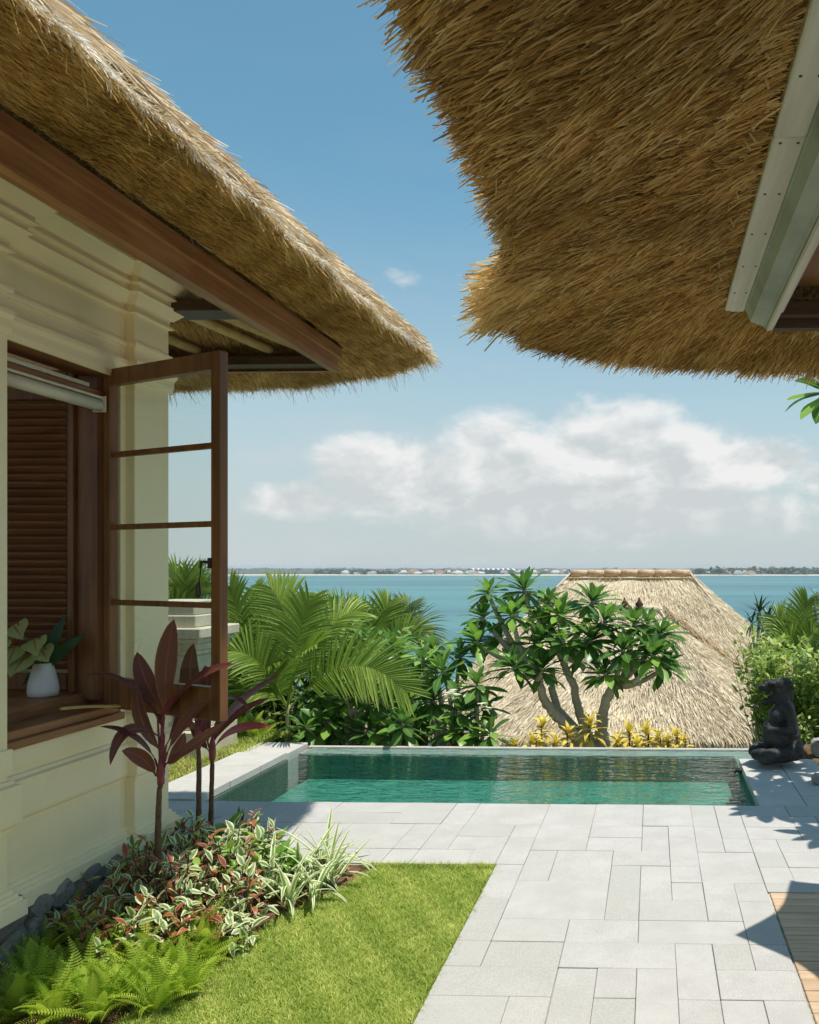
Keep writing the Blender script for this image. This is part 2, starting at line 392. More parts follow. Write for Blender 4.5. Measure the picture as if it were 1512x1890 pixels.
MT['green'] = mk_leaf('bright_green_leaf', (.13, .29, .035), (.30, .48, .07), (.30, .42, .12), .08, None, .7, .3, .42, .4, 'obj')
MT['bushleaf'] = mk_leaf('light_green_small_leaf', (.20, .31, .06), (.52, .62, .17), None, .1, None, .7, .35, .45, .35, 'attr')
MT['darkleaf'] = mk_leaf('dark_strap_leaf', (.02, .055, .022), (.05, .11, .04), None, .1, None, .7, .2, .4, .4, 'obj')
MT['hillleaf'] = mk_leaf('hillside_leaf', (.08, .16, .035), (.28, .40, .09), None, .1, None, .7, .25, .5, .3, 'attr')
MT['anthurium'] = mk_leaf('green_pink_spathe', (.34, .42, .14), (.50, .55, .24), (.45, .18, .13), .10, None, .7, .25, .3, .5, 'obj')
MT['petal'] = mk_leaf('white_petal', (.76, .76, .70), (.82, .82, .78), (.75, .68, .35), .2, None, .7, .3, .5, .3, 'obj')
MT['grass'] = mk_leaf('lawn_blade', (.22, .33, .045), (.58, .68, .17), None, .1, None, .7, .38, .6, .2, 'attr', young=(.70, .69, .26))

# glass
m, T = material('window_glass')
lw = T.n('ShaderNodeLayerWeight'); lw.inputs[0].default_value = .5
fr = T.m('ADD', .03, T.m('MULTIPLY', T.m('POWER', lw.outputs['Facing'], 4.0), .8))
g = T.n('ShaderNodeBsdfGlossy'); g.inputs['Roughness'].default_value = .02
tr = T.n('ShaderNodeBsdfTransparent'); tr.inputs[0].default_value = (.95, .975, .965, 1)
mx = T.n('ShaderNodeMixShader'); T.set(mx.inputs[0], fr); T.set(mx.inputs[1], tr.outputs[0]); T.set(mx.inputs[2], g.outputs[0])
finish(T, mx.outputs[0]); MT['glass'] = m
# pool water
m, T = material('pool_water'); c = objc(T)
wv = T.m('ADD', T.noise(T.scale(c, (3.0, 7.5, 1)), 1.4, 3, .5, .6), T.m('MULTIPLY', T.noise(T.scale(c, (9, 22, 1)), 1.3, 2, .5), .30))
nb = bump(T, wv, .62, .085)
fr = T.n('ShaderNodeFresnel'); fr.inputs[0].default_value = 1.42; T.set(fr.inputs[1], nb)
g = T.n('ShaderNodeBsdfGlossy'); g.inputs['Roughness'].default_value = .02; T.set(g.inputs['Normal'], nb)
tr = T.n('ShaderNodeBsdfTransparent'); tr.inputs[0].default_value = (.70, .93, .90, 1)
mx = T.n('ShaderNodeMixShader'); T.set(mx.inputs[0], fr.outputs[0]); T.set(mx.inputs[1], tr.outputs[0]); T.set(mx.inputs[2], g.outputs[0])
finish(T, mx.outputs[0]); MT['water'] = m
# sea
m, T = material('sea_water'); c = objc(T)
pat = T.noise(T.scale(c, (.0012, .006, 1)), 1.0, 4, .55); rip = T.noise(T.scale(c, (.05, .16, 1)), 1.0, 4, .6)
k = T.mix(T.mapr(pat, .34, .66), (.022, .118, .150), (.058, .205, .215))
k = T.mix(T.mapr(rip, .55, .75, 0, .25), k, (.010, .10, .16))
finish(T, princ(T, k, .35, .35, bump(T, rip, .5, 1.0))); MT['sea'] = m
MT['land'] = mk_plain('far_shore_ground', (.10, .12, .075), .9, .1, .4, .01)
MT['sand'] = mk_plain('white_sand', (.72, .68, .58), .95, .1, .1, .02)
MT['earth'] = mk_stone('hillside_earth', (.06, .065, .03), (.12, .11, .06), None, 8, .95)
MT['lawnbase'] = mk_stone('turf', (.16, .20, .04), (.32, .34, .10), None, 60, .95, 0, .6)

# ================================================================== THE GROUND
XS = [.635 - k*.1765 for k in range(0, 27)]           # paver grid lines, going left
YS = [6.135 - k*.25 for k in range(0, 16)]            # paver grid rows, coming nearer
# hillside below the terrace
def hill_z(x, y):
    if y < 8.5: return -1.4
    return -1.4 - (y - 8.5)*.42 + .35*math.sin(x*.5+y*.3)
xs = np.linspace(-60, 60, 40); ys = np.concatenate([np.linspace(8.44, 30, 20), np.linspace(33, 95, 14)])
V = [(x, y, max(hill_z(x, y), -30)) for y in ys for x in xs]
F = [[j*40+i, j*40+i+1, (j+1)*40+i+1, (j+1)*40+i] for j in range(len(ys)-1) for i in range(39)]
tag(link('hillside', mesh('hillside', V, F, smooth=True), MT['earth']), kind='structure')
# foundation ground (under garden, roofs and terrace), with a hole for the pool
g = MB()
g.box(-60, -3.98, -30, 8.44, -2.2, -.06, .01); g.box(1.52, 60, 4.9, 8.44, -2.2, -.035, .01)
g.box(-3.98, 1.52, -30, 6.10, -2.2, -.05, .01); g.box(1.52, 60, -30, 4.9, -2.2, -.05, .01)
tag(g.build('ground', MT['soil']), kind='structure')
g = MB().box(-6000, 6000, -200, 2660, -29.5, -28.0, .01); sea = tag(g.build('sea', MT['sea']), kind='structure')

# ---- paving: base and pavers
paving = MB().box(-3.97, 3.2, 4.878, 6.132, -.052, -.012, .002).box(-.949, .648, -7, 4.876, -.052, -.012, .002).box(.650, 3.2, 4.508, 4.876, -.052, -.012, .002)
paving = tag(paving.build('paving', MT['joint']), kind='structure')
def paver_mesh(w, d, t=.04, ch=.0022):
    b = MB().box(-w/2, w/2, -d/2, d/2, -t, 0, ch); return mesh('paver', b.V, b.F)
PCACHE = {}
def paver(x0, x1, y0, y1, par=None, mat='paver', gap=.0024, t=.04, z=0.0, name='paver'):
    wd, dp = round(abs(x1-x0)-gap, 4), round(abs(y1-y0)-gap, 4); key = (wd, dp, t, mat)
    if key not in PCACHE: PCACHE[key] = paver_mesh(wd, dp, t); PCACHE[key].materials.append(MT[mat])
    M = Matrix.Translation(((x0+x1)/2 + U(-.0008, .0008), (y0+y1)/2 + U(-.0008, .0008), z + U(-.0022, .0016))) @ Matrix.Rotation(U(-.0015, .0015), 4, 'Z') @ Matrix.Rotation(U(-.004, .004), 4, 'X') @ Matrix.Rotation(U(-.003, .003), 4, 'Y')
    return link(name, PCACHE[key], None, par or paving, M)
NC = 25; NR = 14
MB().box(3.22, 8, 2.2, 4.85, -.046, -.001, .003).build('bounce_slab', MT['paver'], paving)  # unseen pale slab added to bounce sunlight onto the villa wall
MB().box(-.945, 6, -7, 2.18, -.012, -.001, .003).build('bounce_slab', MT['paver'], paving)  # same behind the camera, added to brighten thatch undersides and walls
# columns: index 0 is X .4585-.635; negative X further on; columns right of .635 are handled below
cells = {}
def allowed(c, r):
    if r >= NR: return False
    if r < 5: return c < NC
    return c <= 8
hand = [(2, 3, 7, 7), (2, 2, 6, 6), (3, 3, 5, 6), (1, 1, 6, 7), (0, 0, 6, 6), (0, 0, 7, 8), (1, 3, 8, 8), (4, 5, 8, 8), (3, 5, 9, 9), (2, 2, 9, 10), (1, 1, 9, 9), (0, 0, 9, 9),
        (0, 1, 10, 10), (2, 2, 11, 12), (1, 1, 11, 11), (0, 0, 11, 12), (3, 3, 10, 11), (4, 4, 11, 12), (3, 4, 4, 4), (2, 2, 3, 4), (3, 3, 2, 3), (1, 1, 2, 3), (0, 1, 4, 5), (4, 4, 5, 7),
        (6, 7, 9, 9), (5, 5, 10, 11), (5, 7, 6, 7), (8, 8, 5, 6), (6, 7, 2, 3), (4, 5, 10, 10)]
rects = []
def put(c0, c1, r0, r1):
    if any((c, r) in cells or not allowed(c, r) for c in range(c0, c1+1) for r in range(r0, r1+1)): return False
    for c in range(c0, c1+1):
        for r in range(r0, r1+1): cells[(c, r)] = 1
    rects.append((c0, c1, r0, r1)); return True
for h in hand: put(*h)
pr = random.Random(11)
for r in range(NR):
    for c in range(NC):
        if (c, r) in cells or not allowed(c, r): continue
        opts = [(1, 0), (0, 1), (2, 0), (1, 1), (0, 0), (2, 1), (1, 0), (0, 1)]; pr.shuffle(opts)
        for (a, b) in opts:
            if put(c, c+a, r, r+b): break
        else: put(c, c, r, r)
for (c0, c1, r0, r1) in rects:
    xl = XS[c1+1]
    if c1 == 8 and r0 >= 5: xl = -.945
    paver(xl, XS[c0], YS[r1+1], YS[r0])
# right of the deck line, beyond the deck
row = 0; xr = [.635, .8115, .988, 1.165, 1.342, 1.52, 1.70, 2.05, 2.4, 2.75, 3.1]
for r in range(0, 7):
    y1 = YS[r]; y0 = YS[r+1] if r < 6 else 4.512
    i = 0
    while i < len(xr)-1:
        j = min(len(xr)-1, i + pr.choice([1, 2, 2, 3])); paver(xr[i], xr[j], y0, y1); i = j
# ---- deck boards
deck = tag(MB().box(.652, 3.2, 2.2, 4.50, -.08, -.035, .003).build('deck', MT['darkwood']), kind='structure')
for k in range(18):
    y1 = 4.506 - k*.0862
    b = MB().box(.646, 3.2, y1-.0815, y1, -.028, -.001 + U(-.0015, .001), .003)
    b.build('deck_board', MT['deck'], deck)
# ---- lawn
def lawn_left(y):
    pts = [(-7, -2.5), (2.4, -2.35), (3.13, -2.118), (3.5, -2.09), (3.88, -2.02), (4.25, -1.88), (4.56, -1.737), (4.885, -1.66)]
    return float(np.interp(y, [p[0] for p in pts], [p[1] for p in pts]))
ys = np.concatenate([[-7, 0], np.linspace(2.4, 4.873, 30)])
V = []; F = []
for i, y in enumerate(ys):
    for x in (lawn_left(y), -.952): V.append((x, y, -.028)); V.append((x, y, -.06))
for i in range(len(ys)-1):
    a = i*4; b = a+4; F += [[a, a+2, b+2, b], [a, b, b+1, a+1], [a+2, a+3, b+3, b+2]]
tag(link('lawn', mesh('lawn', V, F), MT['lawnbase']), kind='structure')
def grass_blades(n, region, hgt, name, z0=-.03, ww=.0022):
    P = region(n); n = len(P)
    a = RNG.uniform(0, 2*math.pi, n); tilt = RNG.uniform(.05, 1.0, n); L = hgt*RNG.uniform(.5, 1.25, n)
    patch = (np.sin(P[:, 0]*9+1.3)*np.cos(P[:, 1]*7) + np.sin(P[:, 0]*23+P[:, 1]*17) + .8*np.sin(P[:, 0]*47-P[:, 1]*39))*.11
    D = np.stack([np.cos(a)*tilt, np.sin(a)*tilt, np.ones(n)], 1); D /= np.linalg.norm(D, axis=1)[:, None]
    S = np.stack([-np.sin(a), np.cos(a), np.zeros(n)], 1)
    W = ww*RNG.uniform(.7, 1.4, n)[:, None]; L = L[:, None]
    bd = np.stack([np.cos(a), np.sin(a), -.25*np.ones(n)], 1)*L*.35
    V = np.stack([P - S*W*.5, P + S*W*.5, P + D*L*.55 + S*W*.45, P + D*L*.55 - S*W*.45, P + D*L + bd], 1).reshape(-1, 3)
    i0 = np.arange(n)*5
    r = np.clip(RNG.normal(.5, .30, n) + patch, 0, 1)
    return link(name, mesh(name, V, [np.stack([i0, i0+1, i0+2, i0+3], 1), np.stack([i0+3, i0+2, i0+4], 1)], {'rnd': np.repeat(r, 5), 'u': np.zeros(n*5), 'v': np.zeros(n*5)}), MT['grass'])
def lawn_region(n):
    y = RNG.uniform(2.75, 4.872, n); x = RNG.uniform(-2.3, -.955, n)
    lf = np.interp(y, [2.4, 3.13, 3.5, 3.88, 4.25, 4.56, 4.885], [-2.35, -2.118, -2.09, -2.02, -1.88, -1.737, -1.66]) + RNG.normal(0, .018, n)
    k = x > lf; return np.stack([x[k], y[k], np.full(k.sum(), -.03)], 1)
tag(grass_blades(150000, lawn_region, .036, 'grass', ww=.0026), kind='stuff')
def side_region(n):
    y = RNG.uniform(4.9, 9.0, n); x = RNG.uniform(-6.0, -4.02, n); return np.stack([x, y, np.full(n, -.06)], 1)
tag(grass_blades(26000, side_region, .05, 'grass', ww=.005), kind='stuff')
def edge_region(n):
    y = RNG.uniform(2.9, 4.87, n); x = -.955 + RNG.normal(0, .006, n)
    m_ = n//2; x[:m_] = RNG.uniform(-1.75, -.95, m_); y[:m_] = 4.868 + RNG.normal(0, .007, m_)
    return np.stack([x, y, np.full(n, -.028)], 1)
tag(grass_blades(2600, edge_region, .050, 'grass', ww=.0026), kind='stuff')
# planting bed soil
V = []; F = []; ys = np.linspace(2.4, 4.875, 40); nx = 14
for y in ys:
    l = -2.83; rgt = lawn_left(min(y, 4.87)) + .03
    for i in range(nx):
        t = i/(nx-1); V.append((l+(rgt-l)*t, y, -.035 + .05*math.sin(math.pi*min(1, t*1.1)) + U(-.012, .012)))
for j in range(len(ys)-1):
    for i in range(nx-1): F.append([j*nx+i, j*nx+i+1, (j+1)*nx+i+1, (j+1)*nx+i])
tag(link('soil', mesh('soil', V, F, smooth=False), MT['soil']), kind='structure')

# ================================================================== THE POOL
WL = -.085
PX0, PX1, PY0, PY1, PY2 = -3.50, .81, 6.135, 8.14, 8.40
pool = tag(MB().box(PX0-.3, PX1+.3, PY0-.05, PY2+.05, -1.4, -.62, .01).build('swimming_pool', MT['joint']), kind='structure')
# tiles of the floor and walls (the part one sees through the surface)
FZ = -.36
g = MB()
def tiles(name, org, ua, va, nu, nv, su, sv, nrm, gap=.0012, t=.02, mt='tile'):
    b = MB().box(-su/2+gap/2, su/2-gap/2, -sv/2+gap/2, sv/2-gap/2, -t, 0, .002)
    me = mesh(name, b.V, b.F); me.materials.append(MT[mt])
    ua, va, nrm = Vector(ua), Vector(va), Vector(nrm)
    for i in range(nu):
        for j in range(nv):
            p = Vector(org) + ua*su*(i+.5) + va*sv*(j+.5)
            M = Matrix(((ua.x, va.x, nrm.x, p.x), (ua.y, va.y, nrm.y, p.y), (ua.z, va.z, nrm.z, p.z), (0, 0, 0, 1)))
            link(name, me, None, pool, M)
fl = MB().box(PX0-.02, PX1+.02, PY0-.02, PY1+.02, -.60, FZ-.0205, .004).build('pool_floor', MT['joint'], pool)
tiles('pool_tile', (PX0, PY0, FZ), (1, 0, 0), (0, 1, 0), 18, 8, (PX1-PX0)/18, (PY1-PY0)/8, (0, 0, 1))
tiles('pool_tile', (PX0, PY1, FZ), (1, 0, 0), (0, 0, 1), 18, 1, (PX1-PX0)/18, WL-.014-FZ, (0, -1, 0))
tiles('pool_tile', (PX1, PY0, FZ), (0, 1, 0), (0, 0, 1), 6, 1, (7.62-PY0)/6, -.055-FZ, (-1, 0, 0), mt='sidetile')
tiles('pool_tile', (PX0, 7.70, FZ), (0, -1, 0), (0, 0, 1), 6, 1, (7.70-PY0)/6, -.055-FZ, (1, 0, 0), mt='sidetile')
# overflow edge: a wide ledge a finger under the water, ending at a thin lip
MB().box(PX0-.1, PX1+.30, PY1+.022, PY2-.03, -.62, WL-.018, .006).build('overflow_ledge', MT['ledge'], pool)
MB().box(PX0-.1, PX1+.30, PY2-.028, PY2+.03, -1.3, WL+.004, .006).build('overflow_lip', MT['coping'], pool)
MB().box(PX1+.005, PX1+.30, 7.63, PY1+.02, -.62, WL-.018, .006).build('overflow_ledge', MT['ledge'], pool)
# walls behind the tiles
MB().box(PX0-.28, PX0-.022, PY0-.04, 7.72, -.62, -.055, .004).build('pool_wall', MT['joint'], pool)
MB().box(PX1+.022, PX1+.70, PY0-.04, 7.60, -.62, -.055, .004).build('pool_wall', MT['joint'], pool)
# coping slabs
def coping(x0, x1, ys_, z=0.0):
    for a, b_ in zip(ys_[:-1], ys_[1:]): paver(x0, x1, a, b_, pool, 'coping', .004, .06, z, 'coping_slab')
coping(PX0-.012, -4.0, [6.135, 6.66, 7.18, 7.71], .012)
coping(PX1-.008, 1.16, [6.135, 6.63, 7.13, 7.63]); coping(1.16, 1.50, [6.135, 6.40, 6.90, 7.40, 7.63])
MB().box(-4.1, PX0-.105, 7.715, PY2, -.7, -.045, .006).build('edge_wall', MT['coping'], pool)
# the water sheet
nx, ny = 60, 40
V = [(PX0-.02+(PX1+.29-PX0)*i/nx, PY0+.0+(PY2-.03-PY0)*j/ny, WL) for j in range(ny+1) for i in range(nx+1)]
F = [[j*(nx+1)+i, j*(nx+1)+i+1, (j+1)*(nx+1)+i+1, (j+1)*(nx+1)+i] for j in range(ny) for i in range(nx)]
F = [f for f in F if not (V[f[0]][0] > PX1 - .04 and V[f[0]][1] < 7.60)]
tag(link('pool_water', mesh('pool_water', V, F, smooth=True), MT['water']), kind='structure')
# little spout on the right coping edge
sp = thing('pool_spout', (PX1-.02, 7.36, -.04), 'small dark metal spout on the pool wall beside the black statue', 'spout')
MB().lathe([(.022, -.02), (.03, -.008), (.03, .008), (.022, .02)], (PX1-.018, 7.36, -.045), 12).build('flange', MT['iron'], sp, True)
MB().tube([(PX1-.01, 7.36, -.045), (PX1-.05, 7.36, -.04), (PX1-.075, 7.36, -.065)], [.014, .014, .012], 8).build('nozzle', MT['iron'], sp, True)

# ================================================================== THE VILLA ON THE LEFT
XW, XP, YC = -2.85, -2.80, 4.62
OY0, OY1, OZ0, OZ1 = 3.42, 4.27, 1.03, 2.87
villa = thing('villa', (-5, 1.5, 0), 'cream plastered villa with open brown casement window under a thatched roof', 'villa')
w_ = MB()
w_.box(-3.10, XW, -3, OY0, .27, 3.62); w_.box(-3.10, XW, OY1, YC-.05, .27, 3.62)
w_.box(-3.10, XW, OY0+.0005, OY1-.0005, .27, OZ0-.05); w_.box(-3.10, XW, OY0+.0005, OY1-.0005, OZ1+.02, 3.62)
w_.box(-8, -2.853, YC-.052, YC-.02, .27, 3.62)
w_.build('wall', MT['wall'], villa)
for (a, b_) in ((2.86, 3.445), (4.31, YC)):
    MB().box(XW-.05, XP, a, b_, .2705, 3.52, .004).build('pilaster', MT['wall'], villa)
# plan path of the wall face with its pilasters
path = [(XW, -3), (XW, 2.86), (XP, 2.86), (XP, 3.445), (XW, 3.445), (XW, 4.31), (XP, 4.31), (XP, YC), (-8, YC)]
def moulding(prof, name, mat='trim', p=path): return MB().sweep(p, prof).build(name, MT[mat], villa)
# cornice: five steps growing outward
cz = [(0, 3.165), (.020, 3.167), (.020, 3.178), (.004, 3.184), (.004, 3.215), (.018, 3.217), (.060, 3.262), (.066, 3.264), (.066, 3.272), (.050, 3.276), (.050, 3.306), (.082, 3.309), (.082, 3.318), (.068, 3.322), (.068, 3.345), (.080, 3.347),
      (.132, 3.396), (.140, 3.398), (.140, 3.408), (.124, 3.412), (.124, 3.438), (.160, 3.442), (.175, 3.48), (.175, 3.54), (0, 3.54)]
moulding(cz, 'cornice')
moulding([(0, 2.985), (.012, 2.987), (.016, 3.00), (.016, 3.012), (0, 3.016)], 'frieze_bead')
moulding([(0, 2.80), (.012, 2.80), (.02, 2.83), (.02, 2.865), (.034, 2.885), (.034, 2.905), (0, 2.905)], 'architrave', p=path[4:] if False else [(XW, 3.446), (XW, 4.31), (XP, 4.31), (XP, YC), (-8, YC)])
moulding([(0, 2.80), (.012, 2.80), (.02, 2.83), (.02, 2.865), (.034, 2.885), (.034, 2.905), (0, 2.905)], 'architrave', p=[(XW, -3), (XW, 2.86), (XP, 2.86), (XP, 3.445), (XW, 3.445)][0:4])
# sill band, dado band and base
moulding([(0, .90), (.012, .902), (.012, 1.003), (0, 1.005)], 'sill_band')
moulding([(0, .640), (.010, .642), (.010, .658), (.022, .672), (.022, .684), (.036, .688), (.036, .845), (.014, .850), (.014, .866), (0, .870)], 'dado_band')
moulding([(0, .27), (.050, .27), (.050, .335), (.038, .338), (.038, .352), (.026, .355), (.026, .372), (.012, .375), (.012, .392), (0, .395)], 'base_moulding')
# rubble plinth of separate stones
plinth = MB().box(-8, XW+.0, -3, YC-.01, -.2, .268, .01).build('plinth', MT['soil'], villa)
pr = random.Random(5)
def stone_mesh(name, r, seed, sq=(1, 1, 1), cuts=2):
    bm = bmesh.new(); bmesh.ops.create_icosphere(bm, subdivisions=cuts, radius=1)
    q = random.Random(seed)
    ph = [q.uniform(0, 6) for _ in range(6)]
    for v in bm.verts:
        c = v.co; d = 1 + .16*math.sin(c.x*2.3+ph[0])+.14*math.sin(c.y*2.9+ph[1])+.14*math.sin(c.z*3.1+ph[2]) + .06*math.sin(c.x*7+ph[3]+c.y*6)
        c *= d
        for a in range(3): c[a] = max(-.78, min(.78, c[a])) * r * sq[a]
    me = bpy.data.meshes.new(name); bm.to_mesh(me); bm.free(); return me
smes = [stone_mesh('stone', 1, k) for k in range(5)]
for me in smes: me.materials.append(MT['rubble'])
y = 2.0
for rowz, hh in ((-.02, .10), (.10, .10), (.205, .085)):
    y = 2.2 + pr.uniform(0, .15)
    while y < YC-.02:
        wd = pr.uniform(.12, .26)
        M = Matrix.Translation((XW+.012, y+wd/2, rowz+hh*.45)) @ Matrix.Diagonal((.07, wd*.66, hh*.70, 1)) @ Matrix.Rotation(pr.uniform(0, 6), 4, 'X')
        link('stone', pr.choice(smes), None, plinth, M); y += wd*.97
# --- window: fixed frame, sill, inner ledge
fx0, fx1 = -3.052, -2.868
fm = MB(); fm.box(fx0, fx1, OY1-.012, OY1-.0005, OZ0+.01, OZ1, .002); fm.box(fx0-.0, -2.94, OY1-.055, OY1-.0125, OZ0+.06, OZ1, .003)
fm.box(fx0, fx1, OY0+.001, OY0+.05, OZ0+.01, OZ1, .003)
fm.box(-3.085, -3.0535, 4.19, 4.288, OZ0+.10, OZ1-.01, .002)
frm = fm.build('window_frame', MT['woodz'], villa)
MB().box(fx0, -2.858, OY0+.001, OY1-.001, OZ1-.06, OZ1+.0, .003).box(fx0-.06, -2.90, OY0+.001, OY1-.001, OZ1-.20, OZ1-.150, .003).build('head', MT['wood'], frm)
MB().box(-3.02, -2.825, OY0+.002, OY1+.0, OZ0-.045, OZ0-.008, .004).box(-2.99, -2.848, OY0+.003, OY1-.013, OZ0-.0075, OZ0+.035, .004).build('window_sill', MT['wood'], frm)
MB().box(-3.049, -3.022, OY0+.052, OY1-.014, OZ0-.006, 1.126, .003).build('apron', MT['wood'], villa)
MB().box(-3.75, -3.05, OY0-.1, OY1+.1, 1.09, 1.128, .005).build('inner_ledge', MT['wood'], villa)
# inner louvred shutter, swung back at right angles into the room
SHY = 4.29
sh = MB().box(-3.16, -3.054, SHY, SHY+.035, 1.13, 2.86, .004).box(-3.95, -3.84, SHY, SHY+.035, 1.13, 2.86, .004).box(-3.838, -3.162, SHY, SHY+.033, 2.70, 2.86, .004).box(-3.838, -3.162, SHY, SHY+.033, 1.13, 1.22, .004)
shut = sh.build('louvred_shutter', MT['woodz'], villa)
b = MB().box(-.338, .338, -.024, .024, -.006, .006, .002); sm_ = mesh('louvre', b.V, b.F); sm_.materials.append(MT['woodx'])
nl = 34
for k in range(nl):
    z = 1.245 + k*(2.69-1.245)/nl
    link('louvre', sm_, None, shut, Matrix.Translation((-3.5, SHY+.017, z+.015)) @ Matrix.Rotation(rad(-48), 4, 'X'))
# room shell, near end left open to let light onto the louvres
rm = MB().box(-6.5, -6.4, 1.6, 4.55, .2, 3.6).box(-6.4, -3.11, 1.6, 4.5, .2, .3).box(-6.4, -3.11, 1.6, 4.5, 3.5, 3.6).box(-6.4, -3.11, 4.45, 4.55, .3, 3.5)
rm.build('room', MT['wall'], villa)
# --- open casement sash
hx, hy = -2.875, 4.235
ox, oy = -2.05, 3.865
dv = Vector((ox-hx, oy-hy, 0)); SW = dv.length; dv.normalize(); nv = Vector((-dv.y, dv.x, 0))
SM = Matrix(((dv.x, nv.x, 0, hx), (dv.y, nv.y, 0, hy), (0, 0, 1, 0), (0, 0, 0, 1)))
SB, ST = 1.055, 2.835
def bxm(args, ch=.003):
    b = MB()
    for a in args: b.box(*a, ch, SM)
    return b
sash = bxm([(0, .052, -.045, 0, SB, ST)]).build('casement_sash', MT['woodz'], villa)
bxm([(SW-.066, SW, -.045, 0, SB, ST)]).build('outer_stile', MT['woodz'], sash)
bxm([(.053, SW-.067, -.044, -.001, ST-.085, ST-.001)]).build('top_rail', MT['woodz'], sash)
bxm([(.053, SW-.067, -.044, -.001, SB+.001, SB+.16)]).build('bottom_rail', MT['woodz'], sash)
gz0, gz1 = SB+.16, ST-.085
zs = [gz0 + (gz1-gz0)*k/4 for k in range(5)]
zs = [gz0, gz0+.395, gz0+.790, gz0+1.17, gz1]
for k in range(1, 4): bxm([(.053, SW-.067, -.036, -.008, zs[k]-.014, zs[k]+.014)]).build('glazing_bar', MT['woodz'], sash)
for k in range(4):
    bxm([(.045, SW-.060, -.0235, -.0205, zs[k]+(.014 if k else -.01), zs[k+1]-(.014 if k < 3 else -.01))], .0005).build('pane', MT['glass'], sash)
# latch with its hanging pull, and the stay rod
lt = MB().box(SW-.075, SW-.05, .001, .012, 1.80, 1.86, .002, SM).box(SW-.072, SW-.058, -.06, -.046, 1.79, 1.84, .002, SM)
p = SM @ Vector((SW-.075, -.055, 1.82))
lt.tube([p, p + Vector((-.03, 0, .0)), p + Vector((-.035, 0, -.03))], [.008, .009, .006], 8)
lt.tube([p + Vector((-.03, 0, -.01)), p + Vector((-.04, 0, -.09)), p + Vector((-.045, 0, -.115)), p + Vector((-.045, 0, -.16)), p + Vector((-.045, 0, -.17))], [.003, .003, .011, .014, .002], 8)
lt.build('latch', MT['iron'], sash)
MB().tube([aty(112, 1308, 3.86), aty(160, 1304, 4.0), aty(222, 1303, 4.14), SM @ Vector((.10, -.05, SB+.02))], .008, 8).build('stay_rod', MT['bamboo'], sash)
# roller blind under the window head
rb = thing('roller_blind', (-2.9, 3.8, 2.7), 'pale rolled-up blind mounted under the head of the open window', 'blind')
zb0 = 2.64
MB().tube([(-2.895, 3.45, zb0), (-2.895, 4.16, zb0)], .030, 16).build('blind_roll', MT['blind'], rb, True)
MB().box(-2.94, -2.87, 3.45, 4.165, zb0+.034, zb0+.045, .002).box(-2.93, -2.90, 3.45, 4.10, zb0+.085, zb0+.105, .002).build('headrail', MT['blind'], rb)
MB().box(-2.93, -2.86, 4.161, 4.172, zb0-.034, zb0+.05, .002).build('bracket', MT['blind'], rb)

# ---- eaves timber
ef = MB().sweep([(-2.19, -3), (-2.19, 5.60), (-8, 5.60)], [(-.045, 3.150), (0, 3.150), (0, 3.248), (.016, 3.253), (.016, 3.325), (-.045, 3.325)]).build('fascia', MT['wood'], villa)
MB().box(-2.305, -2.237, -3, 4.70, 3.172, 3.235, .004).build('eaves_beam', MT['wood'], villa)
MB().box(-8, -2.24, 4.56, 4.74, 3.26, 3.33, .004).build('cross_beam', MT['darkwood'], villa)
MB().box(-8, -2.237, 5.42, 5.553, 3.165, 3.225, .004).build('cross_beam', MT['darkwood'], villa)

# ================================================================== THATCH
def resample(P, n):
    P = np.asarray(P, float); d = np.concatenate([[0], np.cumsum(np.linalg.norm(np.diff(P, axis=0), axis=1))])
    s = np.linspace(0, d[-1], n); return np.stack([np.interp(s, d, P[:, k]) for k in range(3)], 1)
def pair_resample(A, B, n):
    """resample two loops that already correspond point by point, by the mean length"""
    A = np.asarray(A, float); B = np.asarray(B, float)
    d = np.concatenate([[0], np.cumsum(.5*(np.linalg.norm(np.diff(A, axis=0), axis=1)+np.linalg.norm(np.diff(B, axis=0), axis=1)))])
    s = np.linspace(0, d[-1], n); f = lambda P: np.stack([np.interp(s, d, P[:, k]) for k in range(3)], 1)
    return f(A), f(B)
def blades(P, D, L, W, bend, rnd):
    n = len(P); D = D/np.linalg.norm(D, axis=1)[:, None]
    R = RNG.normal(size=(n, 3)); S = np.cross(D, R); S /= np.linalg.norm(S, axis=1)[:, None]
    L = L[:, None]; W = W[:, None]; B = bend
    E = P + D*L + B*L
    V = np.stack([P - S*W*.5, P + S*W*.5, P + D*L*.6 + S*W*.5 + B*L*.3, P + D*L*.6 - S*W*.5 + B*L*.3, E + S*W*.40, E - S*W*.30], 1).reshape(-1, 3)
    i0 = np.arange(n)*6
    return V, [np.stack([i0, i0+1, i0+2, i0+3], 1), np.stack([i0+3, i0+2, i0+4, i0+5], 1)], np.repeat(rnd, 6)
